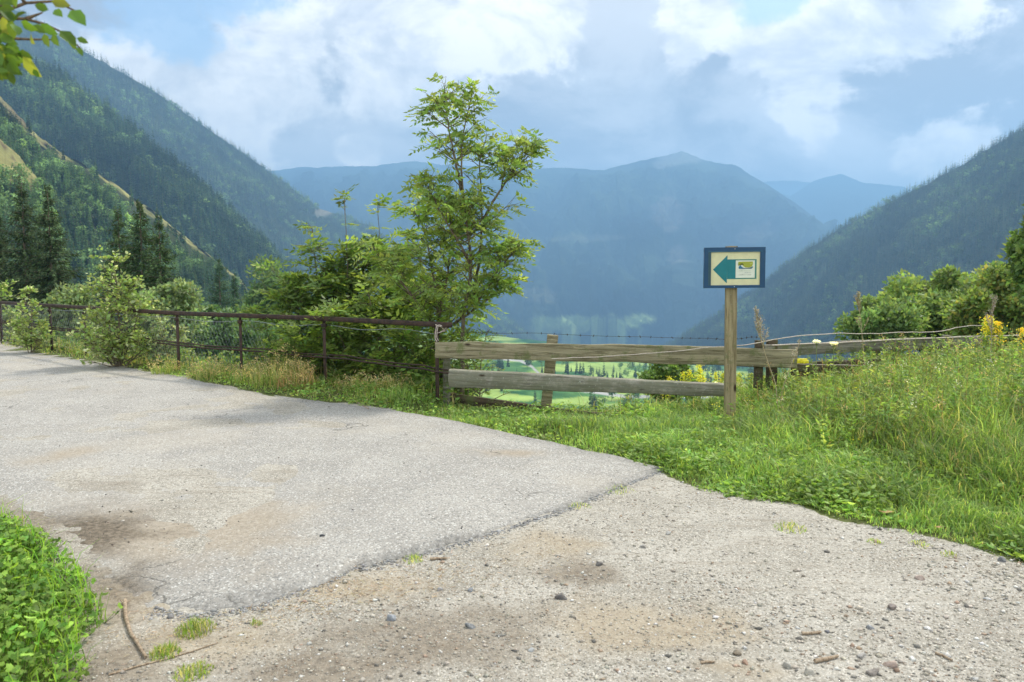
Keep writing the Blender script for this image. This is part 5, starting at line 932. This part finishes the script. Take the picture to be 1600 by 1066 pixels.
def gravel():
    G = Geo(); x, y = sample(170000, -3.6, 6.2, 2.5, 7.4, 2.3); yn = y_near(x); on = (x < E_T[-1, 0])*(y > yn-.02); keep = (~on.astype(bool))*(y < y_grass(x)+.1)*(HERB(x, y) < 0)*(np.abs(x) < y*.7+1.6); dn = fbm(x*1.1, y*1.1, 4, 60); keep = keep*(R.random(len(x)) < .55+1.1*dn+.3*sm((x-1)/2))
    keep = keep.astype(bool); x, y = x[keep], y[keep]; n = len(x); s = .0024*np.exp(R.normal(0, .62, n))*(1+.45*sm((x-.5)/1.3)); s = np.clip(s, .0012, .017)
    c = colors(n, (.38, .345, .28), .35, (.17, .16, .14), .18, ch=.03); m = R.random(n) < .14; c[m] = colors(m.sum(), (.58, .56, .51), .15, ch=.02); m = R.random(n) < .1; c[m] = colors(m.sum(), (.34, .25, .18), .25, ch=.03); pebbles(G, x, y, H(x, y), s, c)
    # rubble crumbling off the asphalt edge and grit lying on the road
    x = R.uniform(-1.7, 1.2, 2600); y = y_near(x)-np.abs(R.normal(0, .05, 2600)); s = np.clip(.004*np.exp(R.normal(0, .5, 2600)), .002, .016); pebbles(G, x, y, H(x, y), s, colors(2600, (.26, .255, .245), .35, ch=.03), IV, IF)
    x, y = sample(9000, -9, 1.1, 3.8, 13, 1.6); k = (y > y_near(x)+.05)*(y < y_top(x)-.03)*(np.abs(x) < y*.7+.3); k = k.astype(bool); x, y = x[k], y[k]; dk = sm(1-np.hypot((x+2.4)/1.0, (y-4.7)/.9)); k = R.random(len(x)) < .12+.9*dk+.5*sm(1-(y_top(x)-y)/.5); x, y = x[k], y[k]; n = len(x); s = np.clip(.0035*np.exp(R.normal(0, .5, n)), .002, .011)
    pebbles(G, x, y, H(x, y)+.036, s, colors(n, (.12, .105, .09), .4, (.4, .37, .32), .3)); G.obj('gravel', M['stone'], kind='stuff', label='loose gravel and grit scattered over the dirt track and road edge', category='gravel')
gravel()
rk = [('dark rounded stone, largest lying on the sandy middle of the track', 877, 934, 22, (.13, .12, .11)), ('small dark stone up-track from the largest stone on the sand', 937, 882, 16, (.14, .13, .12)), ('brown-grey stone in the gravel at right, standing alone above the pebble cluster', 1392, 951, 20, (.20, .17, .15)),
      ('pale grey angular stone near the bottom, topmost of the pebble cluster', 1346, 1027, 18, (.33, .31, .28)), ('broad grey-brown stone at the bottom of the pebble cluster', 1366, 1053, 26, (.25, .22, .19)), ('flat reddish stone on the right of the pebble cluster', 1392, 1040, 24, (.36, .28, .23)), ('bluish flat stone lying left of centre on the dark gravel', 612, 969, 24, (.25, .26, .27)),
      ('second bluish stone right of the first on the dark gravel', 735, 982, 20, (.24, .245, .245)), ('grey stone just below the asphalt edge near mid-picture', 687, 922, 15, (.27, .26, .25)), ('twin dark stone beside the grey one below the asphalt edge', 736, 922, 14, (.19, .20, .21)), ('grey stone in the gravel at upper left of the track near the asphalt corner', 1006, 855, 13, (.30, .28, .25)),
      ('pale stone in the gravel farthest up the track', 1045, 833, 14, (.34, .33, .30)), ('flat tan stone in the gravel at right', 1438, 905, 18, (.38, .30, .25)), ('white-grey stone on the sand below the largest dark stone', 830, 1018, 13, (.46, .46, .44)), ('dark brown stone at the bottom, left one of the pair', 1152, 1023, 17, (.18, .15, .11)), ('reddish stone at the bottom, right one of the pair', 1164, 1038, 15, (.33, .22, .16)),
      ('flat pale stone near the bottom left of the pebble cluster', 1230, 1044, 20, (.36, .34, .29)), ('flat pale stone at the bottom edge between the pair and the cluster', 1265, 1054, 22, (.40, .37, .31)), ('small dark stone above the stick on the gravel', 1292, 988, 10, (.12, .12, .13)), ('grey stone right above the pebble cluster', 1360, 983, 15, (.26, .26, .26)), ('small dark stone on the dusty asphalt at left of the tongue', 504, 845, 9, (.10, .10, .10)), ('dark stone at the far right edge of the gravel by the verge', 1566, 877, 18, (.2, .2, .2))]
for lab, px, py, w, c in rk:
    p = gnd(px, py); s = w/2*p[1]/FPX; g = Geo(); p[2] = gz(p[0], p[1])+(0.03 if px == 504 else 0); V = IV.copy(); bm = bmesh.new(); bmesh.ops.create_icosphere(bm, subdivisions=3, radius=1); V = np.array([v.co[:] for v in bm.verts]); F = np.array([[v.index for v in f.verts] for f in bm.faces]); bm.free()
    sd_ = px; cut = rdirs(13, -.3, 1)
    for q in cut: t_ = V@q; lim = .42+.4*R.random(); V = V-np.maximum(t_-lim, 0)[:, None]*q*.92
    V = V*(1+.06*fbm(V[:, 0]*3+sd_, V[:, 1]*3+V[:, 2]*2, 4, sd_))[:, None]*[1.1, .8, .62]*s; g.add(V+[0, 0, s*.3], F, np.array(c)); o = g.obj('stone', M['stone'], label=lab, category='stone', group='stones on the track'); o.location = p; o.rotation_euler.z = R.random()*6 if w < 20 else R.normal(0, .3)
def stick(label, pts, r, c=(1, 1, 1), name='stick', cat='stick'):
    P = np.array([gnd(*p) for p in pts]); P[:, 2] = H(P[:, 0], P[:, 1])+r*.9; t = np.linspace(0, len(P)-1, 18); Q = np.stack([np.interp(t, np.arange(len(P)), P[:, i]) for i in range(3)], -1); Q[:, 2] += .004*np.abs(fbm(t, t*0, 3, 4)); b = Q[0].copy(); g = Geo(); tube(g, Q, r*(1-.35*t/t[-1])*(1+.15*fbm(t*2, t*0+pts[0][0], 3, 2)), 7)
    if len(pts) > 3: tube(g, np.array([Q[1], Q[1]+[-.03, .02, .012]]), [r*.6, r*.2], 5); tube(g, np.array([Q[1], Q[1]+[.015, .03, .01]]), [r*.6, r*.2], 5)
    g.obj(name, M['stick'], loc=b, label=label, category=cat, group='sticks on the ground')
stick('long curved brown stick lying beside the leafy herbs at lower left', [(195, 940), (196, 965), (204, 992), (214, 1008), (228, 1031)], .010)
stick('thin dark twig running across the dirt below the curved stick', [(170, 1058), (215, 1043), (262, 1030), (300, 1018), (340, 1005)], .004)
stick('short brown stick in the gravel near the bottom right', [(1273, 1038), (1292, 1033), (1309, 1028)], .009); stick('flat reddish stick on the gravel above the short brown one', [(1253, 992), (1268, 992), (1283, 990)], .007); stick('small brown stick at the bottom centre', [(1095, 1038), (1106, 1037), (1117, 1037)], .006)
stick('dark stick at the bottom right, right of the pebble cluster', [(1462, 1022), (1476, 1028), (1488, 1034)], .006); stick('thin pale twig at the far road edge near the railing', [(548, 625), (562, 632), (576, 640)], .010); stick('short tan stick under the broken asphalt edge', [(672, 876), (684, 875), (698, 875)], .008)
def straw():
    G = Geo(); n = 1500; c = gnd(560, 935); x = R.normal(-.95, .55, n); y = 3.75+.45*(x+.95)+R.normal(0, .16, n); k = (y < y_near(x)-.02)*(y > 2.7); x, y = x[k], y[k]; n = len(x); z = H(x, y)+.004; a = R.random(n)*2*pi; l = .01+.03*R.random(n)**2; A = np.stack([x, y, z], -1); B = A+np.stack([l*np.cos(a), l*np.sin(a), .008*R.random(n)], -1); many_tubes(G, A, B, .0010, .0008, colors(n, (.55, .42, .25), .3, (.3, .2, .1), .3)); G.obj('straw', M['straw'], kind='stuff', label='scattered dry straw on the dirt below the asphalt edge', category='straw')
straw()
for lab, px, py, w in (('brown withered leaf lying in the verge below the sign', 1228, 728, 20), ('dry brown leaf at the grass edge above the gravel at right', 1384, 812, 24), ('pale dry leaf at the grass edge, right of the brown one', 1466, 834, 14)):
    p = gnd(px, py); z = gz(p[0], p[1])+(.06 if py < 800 else .035); s = w*p[1]/FPX; g = Geo(); n = 7; xx, yy = np.meshgrid(np.linspace(-1, 1, n), np.linspace(-1, 1, n), indexing='ij'); yy = yy*np.sqrt(np.clip(1.02-xx**2, 0, 1))*.5; g.add(np.stack([xx*s*.5, yy*s*.5, s*(.12*xx**2+.25*yy**2+.03*np.sin(xx*5))], -1).reshape(-1, 3), grid_faces(n, n), (.34, .21, .10)); o = g.obj('dry_leaf', M['straw'], smooth=True, label=lab, category='leaf', group='dry leaves by the verge'); o.location = (p[0], p[1], z)
